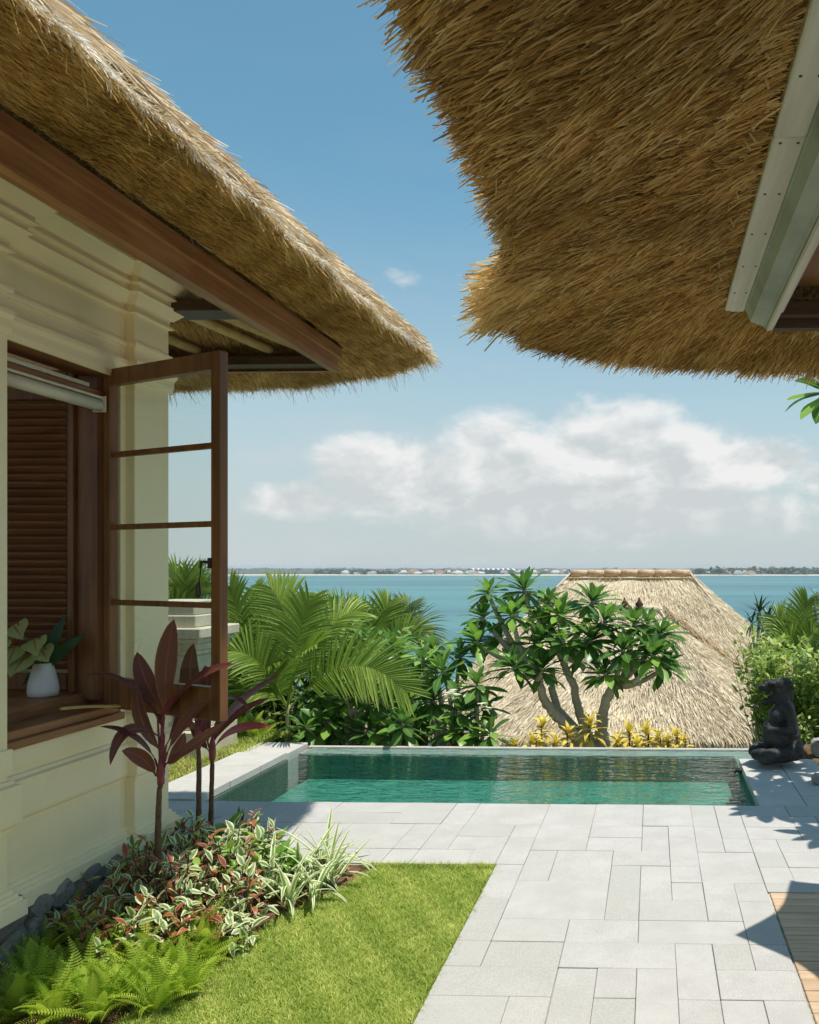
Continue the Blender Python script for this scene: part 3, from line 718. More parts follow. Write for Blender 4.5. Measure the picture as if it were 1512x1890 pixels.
def straw(name, parent, mat, n, A, B, lo, hi, length, width, outdir=None, tilt=(0, 0, 0), jit=.25, tbias=1.0, off=.012, clump=0.0, srange=None, bend=(0, 0, -.1), tone=(.5, .22)):
    """stalks on the strip between loops A and B, pointing from A towards B"""
    m = len(A); seg = .5*(np.linalg.norm(np.diff(A, axis=0), axis=1)+np.linalg.norm(np.diff(B, axis=0), axis=1))*.5 + .5*np.linalg.norm((A+B)[1:]*.5-(A+B)[:-1]*.5, axis=1)
    if srange is not None: seg = seg*srange
    c = np.concatenate([[0], np.cumsum(seg)]); s = RNG.uniform(0, c[-1], n); i = np.clip(np.searchsorted(c, s)-1, 0, m-2)
    f = ((s-c[i])/np.maximum(seg[i], 1e-9))[:, None]
    a = A[i]*(1-f)+A[i+1]*f; b = B[i]*(1-f)+B[i+1]*f
    t = (lo + (hi-lo)*RNG.uniform(0, 1, n)**tbias)[:, None]
    P = a*(1-t)+b*t
    D = b-a; D /= np.linalg.norm(D, axis=1)[:, None]
    T = (A[i+1]-A[i]) + (B[i+1]-B[i]); T /= np.maximum(np.linalg.norm(T, axis=1)[:, None], 1e-9)
    nr = np.cross(T, D); nr /= np.maximum(np.linalg.norm(nr, axis=1)[:, None], 1e-9)
    if outdir is not None: nr = nr*np.sign(np.sum(nr*np.array(outdir), axis=1))[:, None]
    P = P + nr*(RNG.uniform(-.3, 1, n)[:, None]*off)
    cl = np.zeros((n, 1))
    if clump:
        ph = P @ np.array([[7.3, 31.], [9.1, 23.], [5.7, 27.]])
        cl = (np.sin(ph[:, :1]) + np.sin(ph[:, 1:]))*.5*clump
    D = D + RNG.normal(0, jit, (n, 3)) + np.array(tilt) + nr*(.10 + cl*.3) + T*cl*.5
    L = RNG.uniform(length[0], length[1], n); W = RNG.uniform(width[0], width[1], n)
    Vv, Ff, rn = blades(P, D, L, W, np.array(bend)*RNG.uniform(0, 2, (n, 1)), np.clip(RNG.normal(tone[0], tone[1], n)+cl[:, 0]*.3, 0, 1))
    o = link(name, mesh(name, Vv, Ff, {'rnd': rn}), MT[mat], parent); tag(o, kind='stuff'); return o
def loft(name, loops, mat, parent, close=False):
    V = np.concatenate(loops); m = len(loops[0]); F = []
    for k in range(len(loops)-1):
        for i in range(m-1): F.append([k*m+i, k*m+i+1, (k+1)*m+i+1, (k+1)*m+i])
    return link(name, mesh(name, V, F, smooth=True), MT[mat], parent)
def wob(P, amp, fr, seed):
    q = np.random.default_rng(seed); ph = q.uniform(0, 6, 6); s = np.arange(len(P))/len(P)*fr*6.28
    w = np.stack([np.sin(s+ph[0])+.6*np.sin(2.3*s+ph[1]), np.sin(1.3*s+ph[2])+.6*np.sin(2.9*s+ph[3]), .6*np.sin(1.1*s+ph[4])+.5*np.sin(2.1*s+ph[5])], 1)
    return P + w*amp

# ---- left roof
inn = [(-2.165, -3, 3.345), (-2.165, 4.9, 3.345), (-2.165, 5.45, 3.34), (-2.17, 5.60, 3.33), (-2.30, 5.62, 3.30), (-2.8, 5.62, 3.26), (-8, 5.62, 3.25)]
rim = [(-1.60, -3, 3.225), (-1.60, 4.9, 3.26), (-1.60, 5.6, 3.315), (-1.66, 6.05, 3.36), (-1.95, 6.21, 3.31), (-2.7, 6.22, 3.20), (-8, 6.22, 3.14)]
top = [(-1.635, -3, 3.29), (-1.635, 4.9, 3.325), (-1.64, 5.55, 3.38), (-1.72, 5.98, 3.42), (-1.98, 6.16, 3.375), (-2.7, 6.18, 3.265), (-8, 6.18, 3.21)]
rid = [(-5.2, -3, 6.75), (-5.2, 1.0, 6.75), (-5.2, 2.2, 6.75), (-5.2, 2.6, 6.75), (-5.25, 2.62, 6.75), (-5.3, 2.62, 6.75), (-8, 2.62, 6.75)]
NL = 220
def quad_resample(Ls, n):
    Ls = [np.asarray(l, float) for l in Ls]
    d = np.concatenate([[0], np.cumsum(sum(np.linalg.norm(np.diff(l, axis=0), axis=1) for l in Ls[:3]))])
    s = np.linspace(0, d[-1], n); return [np.stack([np.interp(s, d, l[:, k]) for k in range(3)], 1) for l in Ls]
LI, LR, LT, LD = quad_resample([inn, rim, top, rid], NL)
LR = wob(LR, .008, 26, 1); LT = wob(LT, .010, 22, 2)
# slightly dished slope: an extra loop partway up
LM = LT + (LD-LT)*.35 + np.array([0, 0, -.06])
lroof = loft('thatch_roof', [LI, LR, LT, LM, LD], 'thatchbase', villa)
vis = ((LI[:-1, 1] > .8) & (LI[:-1, 0] > -4.6)).astype(float)*1.0 + .06
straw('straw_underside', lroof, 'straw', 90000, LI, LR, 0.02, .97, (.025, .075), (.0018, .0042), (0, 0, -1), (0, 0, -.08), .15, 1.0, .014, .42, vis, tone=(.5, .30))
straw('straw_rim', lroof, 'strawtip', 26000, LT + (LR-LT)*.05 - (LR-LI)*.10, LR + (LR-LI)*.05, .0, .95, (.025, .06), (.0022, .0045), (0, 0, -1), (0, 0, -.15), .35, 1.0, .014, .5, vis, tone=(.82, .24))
straw('straw_fringe', lroof, 'straw', 1600, LI + (LR-LI)*.8, LR, .5, 1, (.05, .15), (.002, .0035), (0, 0, -1), (0, 0, -.6), .45, 1.0, .0, 0, vis)
vis2 = vis*np.where(LT[:-1, 1] > 3, 3.0, .7)
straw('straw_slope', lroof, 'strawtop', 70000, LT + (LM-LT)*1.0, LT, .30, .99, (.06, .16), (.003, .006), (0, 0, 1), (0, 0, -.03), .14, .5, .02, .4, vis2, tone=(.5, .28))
# eaves soffit inside: tied rows of thatch and bamboo poles
for k in range(12):
    y0 = 4.76 + k*.078
    A = np.stack([np.linspace(-4.4, -2.24, 12), np.full(12, y0+.10), np.full(12, 3.43-.012*k)], 1); B = A + np.array([0, .085, -.03])
    if k == 0:
        MB().box(-8, -2.2, 4.3, 5.60, 3.46, 3.50, .005).build('soffit', MT['thatchbase'], villa)
        st = bpy.data.objects['soffit']
    straw('straw_row', st, 'straw', 1500, A, B, 0, .5, (.05, .08), (.002, .004), (0, 0, -1), (0, 0, 0), .07, 1, .006, 0, None, (0, 0, -.1))
for (xa, ya, xb, yb) in ((-2.62, 4.5, -2.47, 4.86), (-3.02, 4.5, -2.60, 5.45), (-2.88, 4.4, -2.34, 5.5), (-3.5, 4.5, -3.1, 5.45), (-2.55, 4.4, -2.36, 4.95)):
    MB().tube([(xa, ya, 3.40), (xb, yb, 3.27)], [.034, .032], 12).build('bamboo_pole', MT['bamboo'], villa, True)

# ---- right roof
pav = thing('pavilion', (3, 0, 0), 'thatched pavilion whose shaggy eave juts overhead beside a pale timber beam', 'pavilion')
Zi, Zr = 2.62, 2.5
def rp(u, v, z): p = atz(u, v, z); return (p.x, p.y, p.z)
bi = atz(1337, 563, Zi)
XI, YI = bi.x, bi.y
rim = [(-.325, -1.5, Zr), (-.320, .5, Zr), rp(752, 20, Zr), rp(828, 165, Zr), rp(892, 310, Zr), rp(940, 425, Zr), rp(938, 498, 2.53), rp(910, 545, 2.54), rp(910, 588, 2.54), rp(950, 616, 2.53),
       rp(1010, 646, 2.52), rp(1180, 668, 2.51), rp(1350, 678, 2.51), rp(1512, 683, 2.51), (2.0, 2.93, 2.51), (6, 3.0, 2.51)]
inn = [(XI, -1.5, Zi), (XI, .5, Zi), (XI, .95, Zi), (XI, 1.15, Zi), (XI, 1.5, Zi), (XI, 1.85, Zi), (XI, 2.05, Zi), (XI, 2.2, Zi), (XI, 2.3, Zi), (XI, 2.4, Zi),
       (XI+.01, YI-.02, Zi), (XI+.10, YI, Zi), (XI+.28, YI, Zi), (XI+.5, YI, Zi), (2.0, YI, Zi), (6, YI, Zi)]
top = []
for i, (p, q) in enumerate(zip(rim, inn)):
    d = Vector((q[0]-p[0], q[1]-p[1], 0)).normalized(); top.append((p[0]+d.x*.03, p[1]+d.y*.03, p[2]+.15))
rid = []
for i, p in enumerate(rim):
    rid.append((4.2, min(p[1], -1.0) if i < 8 else -1.0, 6.4))
NRT = 240
QI, QR, QT, QD = quad_resample([inn, rim, top, rid], NRT)
QR = wob(QR, .006, 40, 4)
QM = QI + (QR-QI)*.55; QM[:, 2] -= .015
rroof = loft('thatch_roof', [QI, QM, QR, QT, QD], 'thatchbase', pav)
vis = ((QR[:-1, 1] > .55) & (QR[:-1, 0] < 1.6)).astype(float)+.02
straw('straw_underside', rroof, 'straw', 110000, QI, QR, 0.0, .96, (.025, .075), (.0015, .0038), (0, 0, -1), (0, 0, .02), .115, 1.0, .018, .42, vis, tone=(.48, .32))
straw('straw_rim', rroof, 'straw', 15000, QT + (QR-QT)*.05 - (QR-QI)*.04, QR + (QR-QI)*.02, .0, .9, (.012, .032), (.0018, .0038), (0, 0, -1), (0, 0, .0), .22, 1.0, .012, .5, vis)
straw('straw_rim_lit', rroof, 'strawtip', 5000, QT + (QR-QT)*.05, QR + (QR-QI)*.02, .0, .35, (.015, .04), (.002, .004), (0, 0, -1), (0, 0, .1), .32, 1.0, .012, .5, vis, tone=(.6, .25))  # whitish stalks paint the sunlit bits along this eave
straw('straw_fringe', rroof, 'straw', 600, QI + (QR-QI)*.85, QR, .5, 1, (.02, .06), (.0016, .003), (0, 0, -1), (0, 0, -.7), .4, 1.0, .0, 0, vis)
tuft = np.zeros(NRT-1); k0 = np.argmin(np.linalg.norm(QR - np.array(rp(886, 560, 2.54)), axis=1)); tuft[k0-7:k0+3] = 1
straw('straw_tuft', rroof, 'straw', 1100, QI + (QR-QI)*.72, QR, .35, 1, (.05, .12), (.003, .006), (0, 0, -1), (-.1, -.05, .08), .26, 1.0, .03, .4, tuft, tone=(.85, .2))  # stalks toned lighter to stand for sun catching the corner
# row of ties on the underside
ty = MB()
for k in range(90):
    y = .5 + k*.021; x = XI - .055 + .012*math.sin(k*.7)
    ty.tube([(x+U(-.012, .012), y, Zi-.030), (x+U(-.012, .012), y+U(.01, .022), Zi-.035+U(-.006, .006))], .0022, 5)
tag(ty.build('straw_ties', MT['bamboo'], rroof), kind='stuff')
# eaves timbers: pale board, painted cove, lip, dark coffer
x1 = atz(1376, 567, Zi-.02).x
pc = atx(1420, 604, .36)
for y0_, y1_ in ((-1.5, .62), (.623, 1.52), (1.5225, YI)): MB().box(XI, x1, y0_, y1_, Zi-.022+U(-.001, .001), Zi+.03, .003).build('eaves_board', MT['greywood'], pav)
nl_ = MB()
for k in range(9):
    for xx in (XI+.014, x1-.014): nl_.lathe([(.0032, -.0012), (.0032, .0005)], (xx+U(-.002, .002), .7+k*.21, Zi-.0225), 8)
tag(nl_.build('nail', MT['iron'], pav), kind='stuff')
zc = 2.533
cove = [(x1+.001, Zi-.018), (x1+.006, Zi-.022), (x1+.020, Zi-.055), (x1+.055, zc+.02), (x1+.066, zc+.012)]
lip = [(x1+.067, zc+.010), (x1+.071, zc+.002), (x1+.088, zc+.004), (x1+.088, zc+.03)]
def ext(prof, y0, y1, mat, name, thick=.03):
    m = len(prof); V = [(x, y0, z) for x, z in prof] + [(x, y1, z) for x, z in prof] + [(x+.02, y0, z+thick) for x, z in prof] + [(x+.02, y1, z+thick) for x, z in prof]
    F = []
    for i in range(m-1): F += [[i, i+1, m+i+1, m+i], [2*m+i, 3*m+i, 3*m+i+1, 2*m+i+1], [m+i, m+i+1, 3*m+i+1, 3*m+i], [i, 2*m+i, 2*m+i+1, i+1]]
    return MB().add(V, F).build(name, MT[mat], pav)
ext(cove, -1.5, YI-.003, 'greenpaint', 'cove')
ext(lip, -1.5, YI-.006, 'greywood', 'lip')
xl = x1+.09
MB().box(xl, 5.5, YI-.045, YI-.004, zc+.000, zc+.05, .003).box(xl, 5.5, YI-.09, YI-.047, zc+.025, zc+.07, .003).build('end_beam', MT['darkwood'], pav)
MB().box(xl, 5.5, -1.5, YI-.095, zc+.11, zc+.13, .003).build('ceiling', MT['wood'], pav)
for k in range(3): MB().box(xl+.15+k*.5, xl+.19+k*.5, -1.5, YI-.1, zc+.07, zc+.108, .003).build('rafter', MT['darkwood'], pav)
MB().box(4.0, 4.2, -1.2, -1.0, -.1, 2.62, .01).build('post', MT['darkwood'], pav)

# ================================================================== STATUE
st = thing('stone_statue', (1.113, 7.395, 0), 'black stone statue of a squatting creature with open jaws on the pool coping', 'statue')
Q = .001316
def sp_(u, v, y): return Vector(((u-490)*Q, y, (1450-v)*Q))
parts = []
def cap(bm, a, b, r0, r1, n=7):
    for k in range(n+1):
        t = k/n; p = a.lerp(b, t); r = r0+(r1-r0)*t
        bmesh.ops.create_icosphere(bm, subdivisions=2, radius=r, matrix=Matrix.Translation(p))
def ell(bm, c, r): bmesh.ops.create_icosphere(bm, subdivisions=3, radius=1, matrix=Matrix.Translation(c) @ Matrix.Diagonal((*r, 1)))
bm = bmesh.new()
for sg in (-1, 1):
    cap(bm, sp_(605, 1365, .085*sg), sp_(400, 1390, .15*sg), .085, .070)         # thigh to knee
    cap(bm, sp_(385, 1395, .14*sg), sp_(560, 1410, .05*sg), .060, .048)          # folded shin
    cap(bm, sp_(380, 1378, .12*sg), sp_(345, 1385, .07*sg), .062, .05)
    cap(bm, sp_(560, 1075, .115*sg), sp_(585, 1205, .150*sg), .050, .043)        # upper arm
    cap(bm, sp_(585, 1210, .150*sg), sp_(440, 1215, .085*sg), .044, .036)        # forearm
    for f in range(4): cap(bm, sp_(440-f*3, 1196+f*14, .080*sg), sp_(398+f*5, 1200+f*15, .040*sg), .0125, .0105, 5)
    cap(bm, sp_(452, 1198, .085*sg), sp_(425, 1178, .055*sg), .013, .010, 4)     # thumb
    cap(bm, sp_(575, 905, .075*sg), sp_(590, 930, .098*sg), .030, .020)          # ear
    ell(bm, sp_(452, 905, .050*sg), (.026, .026, .026))                          # eye boss
    ell(bm, sp_(440, 902, .058*sg), (.012, .013, .013))
    ell(bm, sp_(395, 925, .026*sg), (.016, .018, .014))                          # nostril
    cap(bm, sp_(432, 965, .035*sg), sp_(430, 985, .036*sg), .010, .004, 3)       # fang
ell(bm, sp_(600, 1345, 0), (.105, .135, .115))
ell(bm, sp_(500, 1265, 0), (.135, .135, .130)); ell(bm, sp_(475, 1230, 0), (.105, .12, .10))
cap(bm, sp_(575, 1260, 0), sp_(550, 1090, 0), .115, .100)
ell(bm, sp_(505, 1130, 0), (.085, .125, .09)); ell(bm, sp_(545, 1070, 0), (.085, .14, .055))
cap(bm, sp_(535, 1060, 0), sp_(530, 960, 0), .070, .085)
ell(bm, sp_(545, 925, 0), (.085, .085, .075)); cap(bm, sp_(568, 905, 0), sp_(588, 1015, 0), .050, .034)
cap(bm, sp_(505, 915, 0), sp_(395, 938, 0), .058, .036); cap(bm, sp_(480, 935, .02), sp_(410, 950, .02), .030, .022); cap(bm, sp_(480, 935, -.02), sp_(410, 950, -.02), .030, .022)
cap(bm, sp_(412, 915, 0), sp_(414, 880, 0), .018, .006, 4)
cap(bm, sp_(520, 1010, 0), sp_(425, 1030, 0), .048, .026); cap(bm, sp_(430, 1026, 0), sp_(412, 1012, 0), .022, .012)
cap(bm, sp_(470, 995, 0), sp_(445, 1000, 0), .02, .014, 3)
cap(bm, sp_(655, 1330, 0), sp_(690, 1315, 0), .035, .016)
cap(bm, sp_(560, 1425, 0), sp_(390, 1432, 0), .03, .03)
me = bpy.data.meshes.new('body'); bm.to_mesh(me); bm.free()
bo = link('body', me, MT['statue'], st, Matrix.Translation((1.113, 7.395, .026)) @ Matrix.Rotation(rad(3), 4, 'Z'))
md = bo.modifiers.new('remesh', 'REMESH'); md.mode = 'VOXEL'; md.voxel_size = .0075; md.use_smooth_shade = True
md = bo.modifiers.new('smooth', 'SMOOTH'); md.factor = .5; md.iterations = 3

# ================================================================== LEAVES AND PLANTS
def leaf(L=1.0, W=.3, n=7, kind='lance', fold=.18, curl=.5, wave=0.0):
    """a leaf blade along +Y with its face to +Z: vertices, quads, u (0 at the rib, 1 at the edge), v along"""
    V = []; uu = []; vv = []
    y = z = 0.0; a = 0.0
    for k in range(n+1):
        t = k/n
        if kind == 'lance': w_ = math.sin(math.pi*min(1, t**.8*.97+.03))**.9
        elif kind == 'obovate': w_ = (.10 + .90*math.sin(math.pi*min(1, max(0, (t**1.35))*.93+.06))) if t < .999 else .12
        elif kind == 'strap': w_ = min(1, .55+t*2)*max(0, 1-t**4)**.8
        elif kind == 'ovate': w_ = math.sin(math.pi*min(1, t**.6*.96+.04))
        elif kind == 'cordy': w_ = (.16 if t < .16 else .16+.84*math.sin(math.pi*((t-.16)/.84*.93+.07))**.85)
        w_ = max(w_, .03)*W/2
        if k == n: w_ *= .25
        h = fold*w_ + wave*W*math.sin(t*9)*.12
        V += [(-w_, y, z+h), (0, y, z), (w_, y, z+h-2*wave*W*math.sin(t*9)*.12)]; uu += [1, 0, 1]; vv += [t]*3
        a = -curl*((k+1)/n)**1.2; y += L/n*math.cos(a); z += L/n*math.sin(a)
    F = []
    for k in range(n): F += [[k*3, k*3+1, k*3+4, k*3+3], [k*3+1, k*3+2, k*3+5, k*3+4]]
    return np.array(V), np.array(F), np.array(uu, float), np.array(vv, float)
def leafmesh(name, mat, **kw):
    V, F, u, v = leaf(**kw); me = mesh(name, V, F, {'u': u, 'v': v}, True); me.materials.append(MT[mat]); return me
def mats(Ms): return np.array([[list(r) for r in M] for M in Ms])
def scatter(name, lf, Ms, mat, parent, rnd=None, kind=None):
    V, F, u, v = lf; A = mats(Ms); n = len(A)
    if n == 0: return None
    X = np.einsum('nij,kj->nki', A[:, :3, :3], V) + A[:, None, :3, 3]
    Fa = (F[None] + (np.arange(n)*len(V))[:, None, None]).reshape(-1, F.shape[1])
    r = RNG.uniform(0, 1, n) if rnd is None else np.asarray(rnd)
    o = link(name, mesh(name, X.reshape(-1, 3), Fa, {'u': np.tile(u, n), 'v': np.tile(v, n), 'rnd': np.repeat(r, len(V))}, True), MT[mat], parent)
    if kind: o['kind'] = kind
    return o
def ddir(azd, eld): return Vector((math.cos(eld)*math.cos(azd), math.cos(eld)*math.sin(azd), math.sin(eld)))
# ---- frangipani leaf rosettes
PL = [leafmesh('leaf', 'plumeria', L=1, W=.31, n=7, kind='obovate', fold=.2, curl=c*.8, wave=w2) for c, w2 in ((.25, .3), (.55, .5), (.8, .3), (.1, .2))]
LEAVES = {}
PLV = leaf(L=1, W=.31, n=7, kind='obovate', fold=.2, curl=.4, wave=.4)
def rosette(par, p, s, n=15, axis=Vector((0, 0, 1)), sub=PL, droop=0.0):
    a0 = U(0, 6.28)
    for i in range(n):
        t = i/(n-1); e = rad(78 - 100*t**.9 - droop*t) + U(-.12, .12); L = s*(.62+.42*min(1, t*1.9))*U(.88, 1.1)
        d = ddir(a0+i*2.399+U(-.2, .2), e)
        d = (d + (axis - Vector((0, 0, 1)))*.8).normalized()
        base = Vector(p) + d*.02 - Vector((0, 0, .05*t*s/.3))
        upv = (axis + Vector((0, 0, .3))) if e > 0.2 else Vector((0, 0, 1))
        fm_ = frame(base, d, upv, L, U(-.35, .35)); q = LEAVES.setdefault(par.name, [0, []])
        if q[0] < 290: q[0] += 1; link('leaf', random.choice(sub), None, par, fm_)
        else: q[1].append(fm_)
def flower_cluster(par, p, n=7, s=.035):
    for i in range(n):
        q = Vector(p) + Vector((U(-1, 1), U(-1, 1), U(-.6, .8)))*s*1.5
        b = leafmesh_cache['petal']; a = U(0, 6)
        for k in range(5):
            d = ddir(a+k*1.2566, .45); link('petal', b, None, par, frame(q, d, Vector((0, 0, 1)), s))
leafmesh_cache = {'petal': leafmesh('petal', 'petal', L=1, W=.62, n=4, kind='obovate', fold=.1, curl=.5)}
def limb(name, P, R, mat, par, n=6, jit=.012):
    S = smoothpath(P, n); R = [float(np.interp(i/(len(S)-1), np.linspace(0, 1, len(R)), R)) for i in range(len(S))]
    S = [s + Vector((U(-1, 1), U(-1, 1), U(-1, 1)))*jit for s in S]
    R = [r*U(.93, 1.08) for r in R]
    return MB().tube(S, R, 10).build(name, mat, par, True)

# ---- the frangipani tree beyond the pool
YT = 9.5
def tp(u, v, dy=0): return aty(u, v, YT+dy)
base = tp(1100, 1384); ft = thing('frangipani_tree', (base.x, base.y, base.z), 'tall frangipani tree with bare grey forked trunk beyond the pool, before the thatched hut', 'tree')
trunkA = limb('trunk', [tp(1088, 1392), tp(1070, 1368), tp(1040, 1335, -.1), tp(1010, 1300, -.1), tp(996, 1262, -.1), tp(992, 1238, -.1)], [.10, .075, .060, .056, .050, .042], MT['trunk'], ft)
trunkB = limb('trunk', [tp(1098, 1392, .05), tp(1080, 1345, .1), tp(1066, 1305, .15), tp(1058, 1265, .2), tp(1040, 1225, .2), tp(1032, 1195, .2)], [.09, .062, .052, .048, .044, .036], MT['trunk'], ft)
trunkC = limb('trunk', [tp(1115, 1392, .1), tp(1110, 1350, 0), tp(1114, 1310, -.1), tp(1126, 1280, -.1), tp(1140, 1262, -.1)], [.10, .07, .060, .056, .048], MT['trunk'], ft)
MB().tube([tp(1088, 1372, .1), tp(1030, 1310, .3), tp(1018, 1270, .35), tp(1020, 1235, .35)], [.05, .05, .045, .035], 9).build('trunk', MT['trunk'], ft, True)
ends = {'A': tp(992, 1238, -.1), 'B': tp(1034, 1200, .2), 'C': tp(1138, 1264, -.1)}
ros = [('A', 969, 1085, .30, .34), ('A', 945, 1130, 0, .30), ('A', 903, 1092, .35, .24), ('A', 893, 1138, .2, .26), ('A', 882, 1180, -.1, .30), ('A', 951, 1228, -.35, .29), ('A', 1000, 1234, -.3, .28), ('A', 994, 1182, -.1, .29), ('B', 926, 1175, .45, .27),
       ('B', 1036, 1132, .1, .33), ('B', 1093, 1108, .3, .33), ('B', 1040, 1180, -.25, .28), ('B', 1090, 1180, -.15, .31), ('B', 1115, 1145, -.1, .33), ('B', 1070, 1212, .4, .27), ('B', 1012, 1110, .5, .28), ('B', 1000, 1145, .3, .28),
       ('C', 1170, 1150, .1, .33), ('C', 1218, 1168, .0, .30), ('C', 1205, 1205, -.3, .33), ('C', 1150, 1198, -.3, .30), ('C', 1118, 1240, -.35, .27), ('C', 1226, 1225, .1, .28), ('C', 1165, 1225, .35, .26), ('C', 1195, 1148, .45, .26)]
for i, (e, u, v, dy, s) in enumerate(sorted(ros, key=lambda q: q[3])):
    p = tp(u, v, dy); a = ends[e]
    mid = a.lerp(p, .45) + Vector((U(-.05, .05), U(-.05, .05), -.10)); 
    ax = ((p - mid).normalized()*.55 + Vector((0, 0, .8))).normalized()
    limb('branch', [a + Vector((U(-.02, .02), 0, -.02)), mid, p - Vector((0, 0, .05)), p], [.042, .032, .024, .02], MT['trunk'], ft, 4, .004)
    rosette(ft, p, s*1.14, 24 if s < .29 else 27, ax, droop=8)
if LEAVES[ft.name][1]: scatter('foliage', PLV, LEAVES[ft.name][1], 'plumeria_far', ft, kind='stuff')
flower_cluster(ft, tp(1042, 1166, -.4), 6, .04)

# ---- lower frangipani thicket between palm and tree
def bush(label, cx, specs, Y, zb, cat='shrub', name='frangipani_shrub', stump=None, fl=()):
    b0 = aty(cx, 1385, Y); t = thing(name, (b0.x, Y, zb), label, cat, 'frangipani shrubs along the pool edge')
    bb = Vector((b0.x, Y, zb))
    for (u, v, dy, s, n) in specs:
        p = aty(u, v, Y+dy)
        limb('branch', [bb + Vector((U(-.06, .06), U(-.05, .05), 0)), bb.lerp(p, .5) + Vector((U(-.08, .08), 0, -.1)), p], [.045, .03, .018], MT['trunk'], t, 4, .005)
        rosette(t, p, s*.95, n+8, (Vector((U(-.35, .35), -.25, 1))).normalized(), droop=18)
    for f in fl: flower_cluster(t, aty(f[0], f[1], Y+f[2]), f[3], .05)
    return t
bush('leafy frangipani shrub with two white blossom clusters, left of the frangipani tree', 850,
     [(818, 1237, 0, .36, 14), (881, 1262, -.1, .34, 14), (848, 1207, .4, .32, 12), (800, 1196, .5, .3, 12), (850, 1310, -.2, .32, 12), (800, 1290, 0, .32, 13), (895, 1300, .1, .3, 11), (770, 1250, .3, .3, 12), (835, 1345, -.3, .3, 11), (780, 1215, .2, .3, 10)], 9.1, -.9,
     fl=((838, 1283, -.62, 14), (902, 1308, -.4, 6)))
bush('frangipani shrub with low spreading dark leaves at the pool edge, below the arching palm frond', 720,
     [(744, 1335, -.35, .34, 14), (704, 1244, 0, .32, 12), (659, 1240, .2, .32, 12), (611, 1262, .1, .33, 13), (690, 1345, -.3, .3, 12), (640, 1290, -.1, .32, 13), (700, 1290, -.1, .32, 12), (607, 1330, -.2, .33, 12), (565, 1342, -.3, .3, 12), (660, 1345, -.2, .3, 11), (760, 1290, .1, .3, 11), (725, 1190, .5, .34, 12), (580, 1290, .1, .3, 11)], 9.0, -.9)
bush('broad leaved frangipani shrub standing behind the palm, against the sea', 650,
     [(618, 1128, .2, .36, 13), (590, 1150, 0, .32, 12), (650, 1150, .3, .34, 12), (560, 1150, .4, .32, 12), (690, 1190, .1, .34, 12), (740, 1205, .0, .3, 12), (640, 1200, -.1, .32, 12), (505, 1140, .3, .3, 10), (790, 1230, .3, .3, 10)], 10.4, -1.2)
bush('small upright frangipani shoot at the pool edge next to the yellow crotons', 900,
     [(905, 1352, 0, .34, 12), (870, 1350, .1, .28, 10)], 8.75, -.9)
b0 = aty(655, 1385, 9.2); tg = thing('tree_stump', (b0.x, 9.2, -.9), 'gnarled pale brown stump among the frangipani shrubs behind the pool', 'stump')
limb('stump', [Vector((b0.x, 9.2, -.9)), aty(656, 1340, 9.1), aty(652, 1300, 9.0)], [.13, .11, .12], MT['trunk'], tg)
for k in range(9): limb('cut_branch', [aty(652, 1300, 9.0), aty(652+U(-50, 50), 1292+U(-34, 15), 9.0+U(-.2, .2))], [.035, .012], MT['trunk'], tg, 3)

# ---- palms
def frond(P0, P1, P2, nl=34, LL=.42, lw=.022, spread=52, up=Vector((0, 0, 1)), droop=.5, hang=.25, vee=.35, t0=.18):
    """a pinnate frond: rachis (bezier) and leaflets; returns V, F, u, v, r"""
    V = []; F = []; u_ = []; R = []
    P0, P1, P2 = Vector(P0), Vector(P1), Vector(P2)
    nr = 14; r0 = .013
    for k in range(nr+1):
        t = k/nr; p = bez(P0, P1, P2, t); tg_ = (bez(P0, P1, P2, min(1, t+.03)) - bez(P0, P1, P2, max(0, t-.03))).normalized()
        sd = tg_.cross(up).normalized(); nm = sd.cross(tg_); r = r0*(1-t*.75)
        for a in range(4):
            q = p + (sd*math.cos(a*math.pi/2) + nm*math.sin(a*math.pi/2))*r; V.append(q); u_.append(0); R.append(.75)
    for k in range(nr):
        for a in range(4): F.append([k*4+a, k*4+(a+1) % 4, (k+1)*4+(a+1) % 4, (k+1)*4+a])
    for k in range(nl):
        t = t0 + (1-t0)*(k+.5)/nl
        p = bez(P0, P1, P2, t); tg_ = (bez(P0, P1, P2, min(1, t+.03)) - bez(P0, P1, P2, max(0, t-.03))).normalized()
        sd = tg_.cross(up).normalized(); nm = sd.cross(tg_)
        ln = LL*(.45+.55*math.sin(math.pi*min(1, .12+.80*(t-t0)/(1-t0))))*U(.9, 1.08)
        for sg in (-1, 1):
            sp2 = rad(spread*(1-.55*max(0, (t-.55)/.45)) + U(-5, 5))
            d = (tg_*math.cos(sp2) + (sd*sg*math.cos(vee) + nm*math.sin(vee))*math.sin(sp2)).normalized()
            wv = d.cross(nm).normalized(); b = len(V); rr = U(0, 1)
            nseg = 4; q = p.copy(); dd = d.copy()
            for j in range(nseg+1):
                s = j/nseg; wd = lw*(.5+.9*math.sin(math.pi*min(1, .18+.82*s)))*(0.12 if j == nseg else 1)/2
                cr = nm*wd*.55
                V += [q - wv*wd + cr, q, q + wv*wd + cr]; u_ += [1, 0, 1]; R += [rr]*3
                dd = (dd + Vector((0, 0, -1))*(hang+droop*s)*.32).normalized(); q = q + dd*ln/nseg
            for j in range(nseg): F += [[b+j*3, b+j*3+1, b+j*3+4, b+j*3+3], [b+j*3+1, b+j*3+2, b+j*3+5, b+j*3+4]]
    return V, F, u_, R
def add_frond(par, mat, *a, name='frond', **kw):
    V, F, u_, R = frond(*a, **kw); me = mesh(name, V, F, {'u': u_, 'v': np.zeros(len(V)), 'rnd': R}, True); return link(name, me, MT[mat], par)
